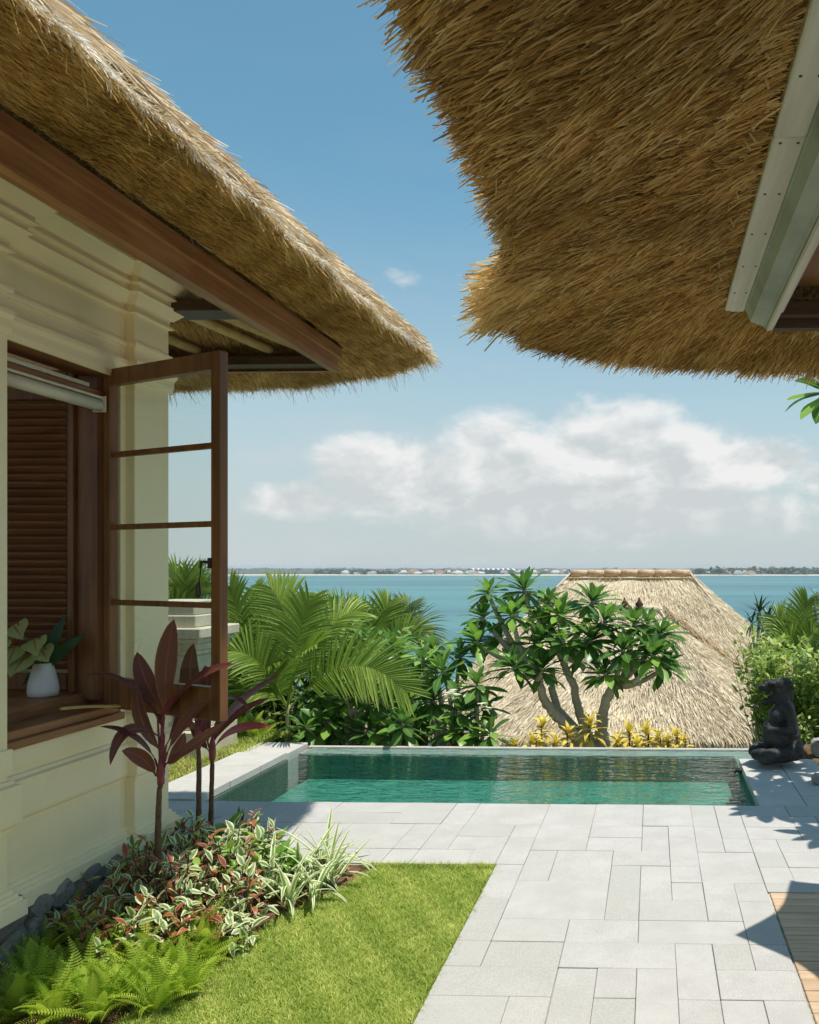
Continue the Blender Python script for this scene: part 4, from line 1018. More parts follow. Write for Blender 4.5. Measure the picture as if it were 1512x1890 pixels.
def palm(label, base, Y, zb, crown, fr, mat='palm', LL=.42, stem=.035, group='palms behind the pool', name='areca_palm', stemmat='palmstem', lw=.022, nl=34):
    b0 = aty(base[0], base[1], Y); t = thing(name, (b0.x, Y, zb), label, 'palm', group)
    c = aty(crown[0], crown[1], Y)
    limb('trunk', [Vector((b0.x, Y, zb)), Vector((b0.x, Y, zb)).lerp(c, .5) + Vector((.02, 0, 0)), c], [stem*1.5, stem, stem*.7], MT[stemmat], t, 5, .003)
    for f in fr:
        p0, p1, p2 = f[0], f[1], f[2]; dy = f[3]; kw = f[4] if len(f) > 4 else {}
        add_frond(t, mat, aty(p0[0], p0[1], Y), aty(p1[0], p1[1], Y+dy*.5), aty(p2[0], p2[1], Y+dy), **{**dict(LL=LL, lw=lw, nl=nl), **kw})
    return t
V1 = Vector
palm('bright green palm with a big frond arching over towards the frangipani shrubs', (520, 1385), 8.95, -.8, (532, 1300),
     [((535, 1310), (640, 1165), (750, 1275), -.3, dict(LL=.52, nl=44, up=V1((-.15, -.9, .45)), vee=.15, droop=.25, hang=.05, spread=62)),
      ((532, 1305), (560, 1160), (500, 1085), .3, dict(LL=.46, nl=40, up=V1((.1, -.9, .4)), vee=.15, droop=.35)),
      ((532, 1300), (600, 1130), (660, 1130), .5, dict(LL=.42, up=V1((0, -.7, .7)))),
      ((530, 1305), (480, 1190), (415, 1205), -.3, dict(LL=.42, up=V1((0, -.7, .7)), droop=.5)),
      ((530, 1310), (540, 1215), (585, 1190), -.6, dict(LL=.42, up=V1((0, -.5, .8)))),
      ((530, 1308), (500, 1250), (440, 1290), -.2, dict(LL=.4, up=V1((0, -.7, .7)))),
      ((533, 1300), (545, 1180), (570, 1110), .1, dict(LL=.42, up=V1((.4, -.8, .3)), vee=.1))])
palm('dense green palm right behind the open window sash', (455, 1395), 9.4, -.8, (455, 1290),
     [((455, 1290), (450, 1150), (425, 1085), .2, dict(LL=.42, up=V1((0, -.9, .4)))),
      ((455, 1290), (500, 1130), (540, 1100), .3, dict(LL=.52, up=V1((.2, -.9, .4)), vee=.1, nl=40)),
      ((455, 1295), (420, 1180), (385, 1170), -.2, dict(LL=.42, up=V1((0, -.8, .5)))),
      ((455, 1300), (475, 1215), (510, 1210), -.4, dict(LL=.45, up=V1((0, -.7, .6)), droop=.7)),
      ((455, 1290), (470, 1150), (470, 1095), .5, dict(LL=.42, up=V1((-.3, -.9, .3)))),
      ((455, 1300), (420, 1230), (400, 1265), -.3, dict(LL=.4, up=V1((0, -.8, .5))))])
palm('yellowish palm crown standing between the green palm and the sea', (690, 1400), 11.5, -1.6, (690, 1240),
     [((690, 1240), (690, 1150), (640, 1125), .2, dict(LL=.46, up=V1((0, -.8, .5)))), ((690, 1240), (700, 1140), (715, 1115), .3, dict(LL=.42, up=V1((.3, -.8, .5)))),
      ((690, 1240), (740, 1160), (770, 1170), .1, dict(LL=.42, up=V1((0, -.8, .5)))), ((690, 1240), (650, 1170), (610, 1180), .1, dict(LL=.42, up=V1((0, -.8, .5)))), ((690, 1240), (660, 1130), (590, 1110), .3, dict(LL=.42, up=V1((0, -.8, .5))))], stem=.05)
palm('grey green palm whose fine fronds droop against the sea', (745, 1400), 13, -2.2, (735, 1200),
     [((735, 1215), (745, 1110), (800, 1200), 0, dict(LL=.6, up=V1((0, -.8, .6)), nl=46, droop=.5)), ((735, 1215), (725, 1105), (690, 1160), 0, dict(LL=.46, up=V1((0, -.8, .6)), nl=40)),
      ((735, 1215), (740, 1130), (752, 1118), .3, dict(LL=.46, up=V1((0, -.9, .4)), nl=40)), ((735, 1215), (760, 1140), (778, 1160), .6, dict(LL=.42, up=V1((0, -.8, .5)))), ((735, 1215), (700, 1140), (705, 1135), .6, dict(LL=.42, up=V1((0, -.8, .5))))], 'palmdark', lw=.018, stem=.06)
palm('small palm crown rising behind the stone pillar', (345, 1400), 10.5, -1.4, (345, 1160),
     [((345, 1165), (345, 1070), (310, 1075), 0, dict(LL=.45, up=V1((0, -.8, .6)))), ((345, 1165), (350, 1070), (385, 1085), 0, dict(LL=.45, up=V1((0, -.8, .6)))), ((345, 1165), (345, 1090), (350, 1062), .2, dict(LL=.45, up=V1((0, -.9, .4)))),
      ((345, 1165), (320, 1110), (290, 1130), -.2, dict(LL=.4, up=V1((0, -.8, .6)))), ((345, 1165), (370, 1110), (400, 1125), -.2, dict(LL=.4, up=V1((0, -.8, .6))))])
palm('feathery yellow green palm behind the black statue, under the sea line', (1475, 1400), 11.5, -1.8, (1475, 1220),
     [((1475, 1225), (1470, 1150), (1425, 1180), 0, dict(LL=.32, up=V1((0, -.7, .7)))), ((1475, 1225), (1490, 1145), (1535, 1175), 0, dict(LL=.32, up=V1((0, -.7, .7)))), ((1475, 1225), (1480, 1140), (1490, 1110), .2, dict(LL=.4, up=V1((0, -.9, .4)))),
      ((1475, 1225), (1450, 1150), (1435, 1140), .2, dict(LL=.4, up=V1((0, -.9, .4)))), ((1475, 1225), (1450, 1180), (1400, 1215), -.2, dict(LL=.4, up=V1((0, -.7, .7)))), ((1475, 1225), (1510, 1180), (1560, 1215), -.2, dict(LL=.4, up=V1((0, -.7, .7))))], LL=.4)

# ---- yellow crotons
CR = [leafmesh('leaf', 'croton', L=1, W=.30, n=6, kind='lance', fold=.3, curl=c, wave=.5) for c in (.5, .9, 1.3)]
def croton(u, vtop, Y, h, label, n=24):
    p = aty(u, 1384, Y); t = thing('croton', (p.x, Y, -.55), label, 'croton', 'yellow crotons along the pool edge')
    topz = aty(u, vtop, Y).z
    limb('stem', [Vector((p.x, Y, -.55)), Vector((p.x+U(-.03, .03), Y, topz-h))], [.014, .008], MT['brownstem'], t, 3, .003)
    for i in range(n):
        f = i/(n-1); e = rad(76-95*f)+U(-.15, .15); z = topz - h*.9 - f*h*.9
        link('leaf', random.choice(CR), None, t, frame((p.x, Y, z), ddir(i*2.4+U(-.3, .3), e), (0, 0, 1), h*U(.85, 1.1)*(.75+.4*f), U(-.3, .3)))
for (u, v, Y, h, lab) in [(985, 1345, 8.60, .17, 'low yellow croton at the left end of the croton row, among frangipani leaves'), (1003, 1312, 8.80, .19, 'tall yellow croton left of the slanting frangipani trunk'), (1025, 1352, 8.62, .15, 'small yellow croton close under the slanting frangipani trunk'),
                          (1050, 1330, 8.89, .17, 'yellow croton seen between the two left frangipani trunks'), (1090, 1305, 8.83, .21, 'tallest yellow croton, between the middle and right frangipani trunks'), (1140, 1345, 8.62, .17, 'yellow croton just right of the frangipani trunk base'), (1160, 1325, 8.76, .19, 'bright yellow croton second to the right of the frangipani trunk'),
                          (1175, 1350, 8.58, .16, 'short yellow croton in front of the taller ones near the pool edge'), (1193, 1322, 8.76, .19, 'tall yellow croton in the middle of the right-hand row'), (1215, 1340, 8.67, .17, 'yellow croton before the last tall one of the right-hand row'), (1232, 1345, 8.62, .16, 'yellow croton of medium height near the right end of the row'),
                          (1248, 1332, 8.71, .18, 'yellow croton at the right end of the croton row'), (950, 1355, 8.65, .15, 'yellow croton half hidden behind the small frangipani shoot'), (1262, 1352, 8.62, .13, 'smallest yellow croton, last beside the dark hut wall')]:
    croton(u, v-8, Y, h*1.05, lab)

# ================================================================== STONE PILLAR
pl = thing('stone_pillar', (-4.3, 7.7, -.05), 'weathered limestone gate pillar with moulded cap seen through the open window sash', 'pillar')
def sq(b, cx, cy, half, z0, z1, ch=.012): b.box(cx-half, cx+half, cy-half, cy+half, z0, z1, ch)
pcx, pcy = -4.72, 8.05
b = MB(); sq(b, pcx, pcy, .36, -.1, .20); b.build('base', MT['pedestal'], pl)
b = MB(); sq(b, pcx, pcy, .31, .201, .29); b.build('plinth_step', MT['pedestal'], pl)
b = MB(); sq(b, pcx, pcy, .255, .291, .93); b.build('shaft', MT['pedestal'], pl)
for i, (hf, z0, z1) in enumerate(((.28, .931, .98), (.31, .981, 1.05), (.335, 1.051, 1.10), (.375, 1.101, 1.20), (.27, 1.201, 1.32), (.24, 1.321, 1.46))):
    b = MB(); sq(b, pcx, pcy, hf, z0, z1, .01); b.build('cap_course', MT['pedestal'], pl)

# ================================================================== THATCHED HUTS BELOW
def pyramid_hut(name, label, corners, apex, ridge2, zwall, seed, nst, bleach='hutstraw'):
    """corners: near-left, near-right, far-right, far-left eave corners; ridge from apex to ridge2"""
    c = [Vector(p) for p in corners]; A, B = Vector(apex), Vector(ridge2)
    t = thing(name, ((c[0].x+c[2].x)/2, (c[0].y+c[2].y)/2, zwall), label, 'hut', 'thatched huts below the terrace')
    faces = [(c[0], c[1], A, B), (c[1], c[2], B, B), (c[2], c[3], B, A), (c[3], c[0], A, A)]
    V = []; F = []
    for (p, q, a, b_) in faces:
        n = 14; m = 8; k0 = len(V)
        for j in range(m+1):
            s = j/m
            for i in range(n+1):
                f = i/n; lo = p.lerp(q, f); hi = a.lerp(b_, f); x = lo.lerp(hi, s)
                x = x + Vector((0, 0, -.10*math.sin(math.pi*s) + .03*math.sin(i*1.3+seed)*math.sin(s*5)))
                V.append(x)
        for j in range(m):
            for i in range(n): F.append([k0+j*(n+1)+i, k0+j*(n+1)+i+1, k0+(j+1)*(n+1)+i+1, k0+(j+1)*(n+1)+i])
    roof = link('roof', mesh('roof', V, F), MT['hutbase'], t)
    # eave thickness
    cx = (c[0]+c[1]+c[2]+c[3])/4
    E0 = [p + Vector((0, 0, .0)) for p in c]; E1 = [p.lerp(cx, .06) - Vector((0, 0, .20)) for p in c]; E2 = [p.lerp(cx, .25) - Vector((0, 0, .12)) for p in c]
    V = E0+E1+E2; F = [[i, (i+1) % 4, 4+(i+1) % 4, 4+i] for i in range(4)] + [[4+i, 4+(i+1) % 4, 8+(i+1) % 4, 8+i] for i in range(4)]
    link('eave', mesh('eave', V, F), MT['hutbase'], t)
    i0 = [p.lerp(cx, .22) for p in c]; b = MB()
    b.box(min(p.x for p in i0), max(p.x for p in i0), min(p.y for p in i0), max(p.y for p in i0), zwall, c[0].z-.05, .02); b.build('wall', MT['darkwood'], t)
    for fi, (p, q, a, b_) in enumerate(faces):
        if fi == 2: continue
        n = 16; lo = np.array([p.lerp(q, k/n) for k in range(n+1)]); hi = np.array([a.lerp(b_, k/n) for k in range(n+1)])
        straw('straw', roof, bleach, nst if fi == 0 else nst*2//3, hi, lo, 0, .995, (.10, .22), (.006, .012), (0, 0, 1), (0, 0, -.02), .13, .62, .03, .35, None, (0, 0, -.10), tone=(.55, .24))
        straw('straw_fringe', roof, bleach, nst//14, hi, lo, .94, .99, (.12, .3), (.006, .012), (0, 0, 1), (0, 0, -.5), .22, 1, .03, .4, None, (0, 0, -.2), tone=(.45, .22))
    # raised hip seams
    for (p, a) in ((c[0], A), (c[1], B), (c[2], B), (c[3], A)):
        pts = [p.lerp(a, k/8) + Vector((0, 0, .07 - .10*math.sin(math.pi*k/8))) for k in range(9)]
        MB().tube(pts, .022, 6).build('hip_seam', MT['hutbase'], roof, True)
    return t, roof
Y0, Y1, YA = 13.2, 18.6, 16.0
e0 = aty(868, 1362, Y0); e1 = aty(1402, 1366, Y0); ap = aty(1135, 1122, YA); ap2 = aty(1215, 1128, YA)
e2 = Vector((2.98, 14.9, e1.z)); e3 = Vector((e0.x+.3, 18.4, e0.z))
hut1, hr = pyramid_hut('thatched_hut', 'nearer thatched hut with a hipped straw roof just beyond the pool', [e0, e1, e2, e3], ap, ap2, -3.2, 1, 34000)
pts = [Vector(ap2).lerp(e2, k/10) + Vector((0, 0, .05 - .10*math.sin(math.pi*k/10))) for k in range(11)]
MB().tube(pts, [.07+.015*math.sin(k*2.1) for k in range(11)], 8).build('hip_cap', MT['hutbase'], hr, True)
_a = np.array([p + Vector((.05, 0, .09)) for p in pts]); _b = np.array([p + Vector((.16, -.12, -.06)) for p in pts])
straw('straw', hr, 'strawtop', 3000, _a, _b, 0, 1, (.08, .2), (.008, .014), (0, 0, 1), (0, 0, 0), .25, 1, .03, .2)
pts = [ap.lerp(ap2, k/6) + Vector((0, 0, .03)) for k in range(7)]
MB().tube(pts, .07, 8).build('ridge_cap', MT['hutbase'], hr, True)
for u in (1153, 1180):
    q = aty(u, 1138, YA-.0); f = thing('roof_finial', (q.x, YA, q.z), 'dark red carved finial on the nearer hut ridge, ' + ('left of the pair' if u == 1153 else 'right of the pair'), 'finial', 'carved finials on the nearer hut')
    b = MB().lathe([(.13, -.1), (.15, .04), (.11, .07), (.13, .12), (.07, .19), (.085, .24), (.03, .31), (.01, .38)], (q.x, YA, q.z), 10); b.build('crown', MT['carved'], f, True)
    for k in range(6):
        a = k*math.pi/3; d = Vector((math.cos(a), math.sin(a), 0))
        MB().tube([Vector((q.x, YA, q.z+.02))+d*.11, Vector((q.x, YA, q.z+.10))+d*.17, Vector((q.x, YA, q.z+.20))+d*.12], [.03, .022, .006], 6).build('petal', MT['carved'], f, True)
Y0, Y1, YA = 17.8, 26.5, 22
r0 = aty(1056, 1060, YA); r1 = aty(1272, 1060, YA)
ez = r0.z - 3.55
q0 = Vector((r0.x-3.5, Y0, ez)); q1 = Vector((3.9, Y0, ez)); q2 = Vector((5.4, Y1, ez)); q3 = Vector((r0.x-3.5, Y1, ez))
hut2, hr2 = pyramid_hut('thatched_hut', 'farther and bigger thatched hut whose long ridge carries clay tiles', [q0, q1, q2, q3], r0, r1, -5.2, 2, 42000)
nseg = 7
for k in range(nseg):
    a = r0.lerp(r1, k/nseg) + Vector((-.02, 0, .02 + U(-.01, .012))); b_ = r0.lerp(r1, (k+1)/nseg) + Vector((.03, 0, .02 + U(-.01, .012)))
    MB().tube([a, b_], [.115, .10], 12).build('ridge_tile', MT['terracotta'], hut2, True)
MB().box(r0.x-.1, r1.x+.1, YA-.20, YA+.20, r0.z-.13, r0.z-.085, .01).build('ridge_board', MT['bamboo'], hut2)

# ================================================================== RIGHT SIDE GREENERY
BL = leaf(L=1, W=.48, n=4, kind='ovate', fold=.2, curl=.35)
def sprig_bush(name, label, cat, center, radii, nst, nlf, size, mat, Y0_, base, group=None, spray=(), lf=BL, stemmat='stem', lift=.3):
    b = Vector(base); t = thing(name, base, label, cat, group); Ms = []; c = Vector(center); sb = MB()
    pts = []
    for i in range(nst):
        while True:
            q = Vector((U(-1, 1), U(-1, 1), U(-1, 1)))
            if .25 < q.length < 1: break
        pts.append((c + Vector((q.x*radii[0], q.y*radii[1], q.z*radii[2])), q))
    for sp3 in spray: pts.append((Vector(sp3), (Vector(sp3)-c).normalized()))
    for p, q in pts:
        mid = b.lerp(p, .55) + Vector((U(-.1, .1), U(-.1, .1), -.05))
        S = smoothpath([b, mid, p], 5); sb.tube(S, [.009*(1-k/len(S)*.8) for k in range(len(S))], 5)
        for k in range(nlf):
            f = (k/nlf)**.8; x = bez(b, mid, p, .25+.75*f) if f < .9 else p
            x = x + Vector((U(-1, 1), U(-1, 1), U(-1, 1)))*size*.8
            d = Vector((U(-1, 1), U(-1, 1), U(-.7, .6))) + (p-mid).normalized()*.8
            Ms.append(frame(x, d, (U(-.4, .4), U(-.5, .2), 1), size*U(.6, 1.25)))
    tag(sb.build('stem', MT[stemmat], t, True))
    scatter('foliage', lf, Ms, mat, t, kind='stuff'); return t
for (u, v, Y, rr, lab) in ((470, 1240, 9.9, (.5, .25, .5), 'leafy shrub between the open sash and the palm fronds'), (620, 1215, 9.9, (.6, .25, .45), 'leafy shrub rising in the middle of the palm fronds'), (490, 1315, 10.0, (.7, .3, .6), 'thick green shrub closing the gap left of the arching palm'), (560, 1330, 9.7, (.75, .4, .55), 'dense mid green shrub filling the gap under the palms'), (440, 1330, 9.9, (.6, .4, .55), 'dense shrub between the stone pillar and the palm stems'), (770, 1300, 10.3, (.8, .4, .6), 'dense dark shrub behind the frangipani shrubs, left of the hut'), (690, 1230, 11.0, (.9, .4, .5), 'leafy shrub crown against the sea behind the arching palm'), (360, 1330, 10.2, (.5, .4, .6), 'green shrub behind the stone pillar')):
    c = aty(u, v, Y); sprig_bush('leafy_shrub', lab, 'shrub', c, rr, 60, 40, .15, 'hillleaf', Y, (c.x, Y, -2.2), 'background shrubs beyond the pool', lf=leaf(L=1, W=.36, n=4, kind='lance', fold=.2, curl=.6))
c = aty(1448, 1245, 9.6)
sprig_bush('leafy_shrub', 'light green small leaved shrub directly behind the black statue', 'shrub', c, (.48, .5, .40), 130, 42, .095, 'bushleaf', 9.6, (c.x+.1, 9.7, -1.2),
           spray=[aty(u, v, 9.5) for u, v in ((1352, 1195), (1365, 1180), (1380, 1172), (1400, 1165), (1350, 1210), (1372, 1205), (1390, 1240), (1420, 1180), (1445, 1190), (1470, 1200), (1500, 1200))])
c = aty(1535, 1240, 9.0)
sprig_bush('leafy_shrub', 'dense green shrub to the right of the statue, cut off by the picture edge', 'shrub', c, (.34, .4, .50), 100, 40, .09, 'bushleaf', 9, (c.x+.1, 9.1, -1.0))
c = aty(1480, 1330, 8.75)
sprig_bush('low_plant', 'low green plant at the foot of the statue, beside the round stone', 'plant', c, (.16, .2, .16), 16, 14, .07, 'bushleaf', 8.9, (c.x, 8.8, -.3))
# narrow leaved dark plant against the sea
SL = [leafmesh('leaf', 'darkleaf', L=1, W=.10, n=5, kind='lance', fold=.2, curl=c2) for c2 in (.2, .6, .9)]
b0 = aty(1412, 1400, 12.5); t = thing('dragon_tree', (b0.x, 12.5, -2.2), 'slim dark dracaena with spiky leaf heads against the sea, right of the hut roofs', 'dracaena')
for (u, v, n, L) in ((1402, 1130, 26, .34), (1418, 1142, 24, .32), (1388, 1152, 22, .30), (1432, 1168, 20, .28), (1408, 1160, 20, .3)):
    p = aty(u, v, 12.5+U(-.2, .2)); limb('stem', [Vector((b0.x, 12.5, -2.2)), Vector((b0.x, 12.5, -2.2)).lerp(p, .6)+Vector((U(-.1, .1), 0, 0)), p], [.05, .035, .02], MT['trunk'], t, 4, .004)
    for i in range(n): link('leaf', random.choice(SL), None, t, frame(p, ddir(i*2.4, rad(80-115*i/n)+U(-.1, .1)), (0, 0, 1), L*U(.85, 1.15)))
# white flowering branch at the picture edge
b0 = aty(1545, 1395, 9.2); t = thing('oleander', (b0.x, 9.2, -.9), 'flowering oleander with white blossoms reaching in from beyond the statue', 'shrub')
for (u, v) in ((1508, 1092), (1502, 1120), (1528, 1075), (1535, 1130), (1515, 1150)):
    p = aty(u, v, 9.2); limb('branch', [Vector((b0.x, 9.2, -.9)), aty(1545, 1250, 9.2), p], [.03, .02, .008], MT['trunk'], t, 4, .004)
    for i in range(14): link('leaf', random.choice(SL), None, t, frame(p-Vector((0, 0, U(0, .14))), ddir(U(0, 6.3), U(-.4, 1.1)), (0, 0, 1), U(.12, .18)))
    if u < 1530: flower_cluster(t, p, 6, .035)
# big frangipani on the right whose crown shades the coping; only one leaf head reaches the view
b0 = Vector((2.35, 6.9, -.04)); t = thing('frangipani_tree', b0, 'overhanging frangipani whose leaf head hangs in from the right, below the pavilion eave', 'tree')
limb('trunk', [b0, b0+Vector((.02, -.05, .7)), b0+Vector((-.05, -.2, 1.4)), b0+Vector((-.1, -.3, 2.0))], [.12, .10, .09, .075], MT['trunk'], t)
ctr = b0+Vector((-.1, -.3, 2.0))
heads = [aty(1522, 716, 6.5), Vector((1.62, 6.0, 2.75)), Vector((1.75, 6.7, 2.95)), Vector((1.85, 6.25, 3.15)), Vector((2.1, 5.7, 2.8)), Vector((2.2, 6.3, 3.2)), Vector((2.5, 5.9, 3.0)), Vector((2.6, 6.6, 3.2)), Vector((2.0, 7.1, 3.0)), Vector((2.4, 7.3, 3.0)), Vector((2.9, 6.2, 2.8)), Vector((2.05, 6.0, 3.3)), Vector((1.9, 5.45, 2.55)), Vector((1.95, 6.55, 2.65))]
for p in heads:
    limb('branch', [ctr, ctr.lerp(p, .5)+Vector((0, 0, -.08)), p], [.05, .035, .02], MT['trunk'], t, 4, .004); rosette(t, p, .36, 18, droop=15)
# round boulder and rocks right of the coping
sm5 = stone_mesh('boulder', 1, 9, cuts=3)
for (u, v, Y, s, lab) in ((1508, 1402, 7.9, .11, 'round grey boulder on the soil right of the statue'), (1506, 1452, 6.75, .07, 'smaller dark rock beside the right coping, nearer than the boulder')):
    p = aty(u, v, Y); o = link('boulder', sm5, MT['boulder'], None, Matrix.Translation((p.x+.03, Y, s*.5)) @ Matrix.Rotation(U(0, 3), 4, 'Z') @ Matrix.Diagonal((s*1.1, s, s*.95, 1))); tag(o, lab, 'boulder', 'rocks beside the right coping')

# ================================================================== PLANTING BED ALONG THE VILLA
# ---- cordylines
def cleaf(p0, p1, p2, W, Y, dy0=0, dy2=0, n=12, kind='cordy', face=Vector((.25, -1, .35)), fold=.22):
    """a blade bent along the curve through three picture points, on planes at depth Y"""
    A, B, C_ = aty(*p0, Y+dy0), aty(*p1, Y+(dy0+dy2)/2), aty(*p2, Y+dy2)
    V = []; uu = []; vv = []
    for k in range(n+1):
        t = k/n; p = bez(A, B, C_, t); tg_ = (bez(A, B, C_, min(1, t+.03)) - bez(A, B, C_, max(0, t-.03))).normalized()
        sd = tg_.cross(face).normalized(); nm = sd.cross(tg_)
        w_ = .13 if t < .12 else .13+.87*math.sin(math.pi*((t-.12)/.88*.94+.06))**.8
        w_ *= .88*W/2*(.2 if k == n else 1)
        V += [p - sd*w_ + nm*w_*fold, p, p + sd*w_ + nm*w_*fold]; uu += [1, 0, 1]; vv += [t]*3
    F = []
    for k in range(n): F += [[k*3, k*3+1, k*3+4, k*3+3], [k*3+1, k*3+2, k*3+5, k*3+4]]
    return V, F, uu, vv
def zoom3(a): return (a[0]*.35714, 1000+a[1]*.35714)
def cordyline(label, base, stem, Y, leaves, mat='cordyline', group='burgundy cordylines by the villa corner'):
    b = Vector(base); t = thing('cordyline', base, label, 'cordyline', group)
    P = [b] + [aty(u, v, Y) for u, v in stem]
    limb('stem', P, [.017, .014, .011], MT['brownstem'], t, 6, .0015)
    limb('leaf_base', [P[-1] - Vector((0, 0, .02)), P[-1] + Vector((0, 0, .05)), P[-1]+Vector((.002, 0, .12))], [.016, .02, .008], MT['pinkstem'], t, 4, .001)
    for L in leaves:
        p0, p1, p2, W = zoom3(L[0]), zoom3(L[1]), zoom3(L[2]), L[3]; kw = L[4] if len(L) > 4 else {}
        mt = kw.pop('mat', mat); V, F, uu, vv = cleaf(p0, p1, p2, W, Y, **kw)
        link('leaf', mesh('leaf', V, F, {'u': uu, 'v': vv}, True), MT[mt], t)
        a = aty(*p0, Y+kw.get('dy0', 0)); MB().tube([P[-1]+Vector((0, 0, .03)), P[-1].lerp(a, .5)+Vector((0, 0, .012)), a], [.007, .006, .005], 6).build('petiole', MT['pinkstem'], t, True)
YC1 = 4.0
cordyline('tallest cordyline with broad burgundy leaves, in front of the villa pilaster', (aty(291, 1560, YC1).x, YC1, -.02), [(292, 1560), (293, 1480), (297, 1440)], YC1,
    [((848, 880), (850, 620), (900, 400), .118, dict(dy2=-.05)), ((838, 860), (745, 740), (709, 570), .105, dict(dy2=.05)), ((815, 900), (640, 640), (445, 692), .045, dict(dy2=-.1, face=Vector((.1, -.35, 1)))),
     ((838, 1090), (690, 920), (712, 740), .075, dict(dy2=-.08)), ((835, 960), (960, 660), (1218, 632), .07, dict(dy2=-.30, face=Vector((-.4, -.7, .6)))), ((865, 1090), (960, 880), (1085, 815), .06, dict(dy2=-.25)),
     ((855, 1150), (1000, 1050), (1165, 932), .062, dict(dy2=-.3)), ((855, 1150), (930, 1110), (955, 985), .075, dict(dy2=-.1)), ((800, 1120), (700, 960), (515, 955), .055, dict(dy2=-.15, face=Vector((0, -.5, 1)))),
     ((830, 1010), (620, 870), (570, 1155), .065, dict(dy2=-.15)), ((808, 1210), (745, 1090), (630, 1080), .085, dict(dy2=-.12)), ((850, 1000), (800, 760), (725, 745), .055, dict(dy2=.1)),
     ((845, 900), (880, 800), (935, 800), .04, dict(dy2=-.1, mat='pinkleaf')), ((840, 940), (800, 800), (700, 800), .06, dict(dy2=.15)), ((860, 1050), (960, 880), (930, 830), .05, dict(dy2=.15))])
YC2 = 4.66
cordyline('slim cordyline with upright dark leaves, left of the pair behind the tallest one', (aty(367, 1560, YC2).x, YC2, -.01), [(367, 1540), (367, 1420), (366, 1375)], YC2,
    [((1020, 900), (960, 740), (1000, 525), .125, dict(dy2=-.1)), ((1005, 880), (940, 780), (965, 640), .09, dict(dy2=.1)), ((1040, 900), (1085, 720), (1060, 640), .09, dict(dy2=.1)),
     ((1015, 960), (900, 880), (850, 800), .07, dict(dy2=-.1)), ((1040, 920), (1200, 720), (1290, 870), .045, dict(dy2=-.1, face=Vector((0, -.4, 1)))), ((1020, 980), (960, 900), (930, 1000), .06, dict(dy2=-.15)), ((1040, 960), (1100, 880), (1075, 830), .07)])
cordyline('slim cordyline with one pink red leaf, right of the pair and nearest the pool', (aty(390, 1560, YC2+.1).x, YC2+.1, -.01), [(389, 1540), (391, 1440), (392, 1396)], YC2+.1,
    [((1100, 1080), (1180, 930), (1400, 958), .085, dict(dy2=-.2, mat='pinkleaf', face=Vector((-.1, -.7, .8)))), ((1090, 1040), (1190, 830), (1450, 684), .085, dict(dy2=-.1, face=Vector((-.3, -.7, .6)))), ((1085, 1060), (1170, 880), (1395, 805), .055, dict(dy2=.1)),
     ((1080, 1060), (1040, 900), (1070, 740), .09, dict(dy2=.1)), ((1095, 1060), (1130, 930), (1180, 860), .06, dict(dy2=.2)), ((1080, 1080), (1020, 1010), (985, 920), .06)])
# ---- ferns
def fernfrond(L=1.0, W=.26, n=24, curl=.9):
    V = []; F = []; uu = []; y = z = 0.0
    for k in range(n):
        t = k/n; a = .12-curl*t**1.3; ny, nz = y+L/n*math.cos(a), z+L/n*math.sin(a)
        b = len(V); r = .010*(1-t*.8)
        V += [(-r, y, z), (r, y, z), (r*.9, ny, nz), (-r*.9, ny, nz)]; uu += [0]*4; F.append([b, b+1, b+2, b+3])
        wl = W/2*(.55+.45*min(1, t*6))*(1-t**2.6)+.008
        for sg in (-1, 1):
            b = len(V); w2 = L/n*.50; fy = wl*.22; dz = -wl*.18
            V += [(0, y-w2*.3, z), (sg*wl*.55, y+fy*.4-w2*.9+.01, z+dz*.3+.012), (sg*wl, y+fy, z+dz), (sg*wl*.55, y+fy*.5+w2*.75, z+dz*.3+.012), (0, y+w2*.8, z)]
            uu += [0, 1, 1, 1, 0]; F.append([b, b+1, b+2, b+3, b+4] if sg > 0 else [b+4, b+3, b+2, b+1, b])
        y, z = ny, nz
    me = mesh('frond', V, F, {'u': uu, 'v': np.zeros(len(V))}, True); me.materials.append(MT['fern']); return me
FR = [fernfrond(curl=c2) for c2 in (.5, .9, 1.3)]
def fern(p, n, L, label):
    t = thing('fern', p, label, 'fern', 'ferns in the bed by the lawn')
    for i in range(n):
        f = i/n; e = rad(82-52*f)+U(-.15, .15); link('frond', random.choice(FR), None, t, frame(Vector(p)+Vector((U(-.02, .02), U(-.02, .02), 0)), ddir(i*2.4+U(-.4, .4), e), (0, 0, 1), L*U(.75, 1.15), U(-.4, .4)))
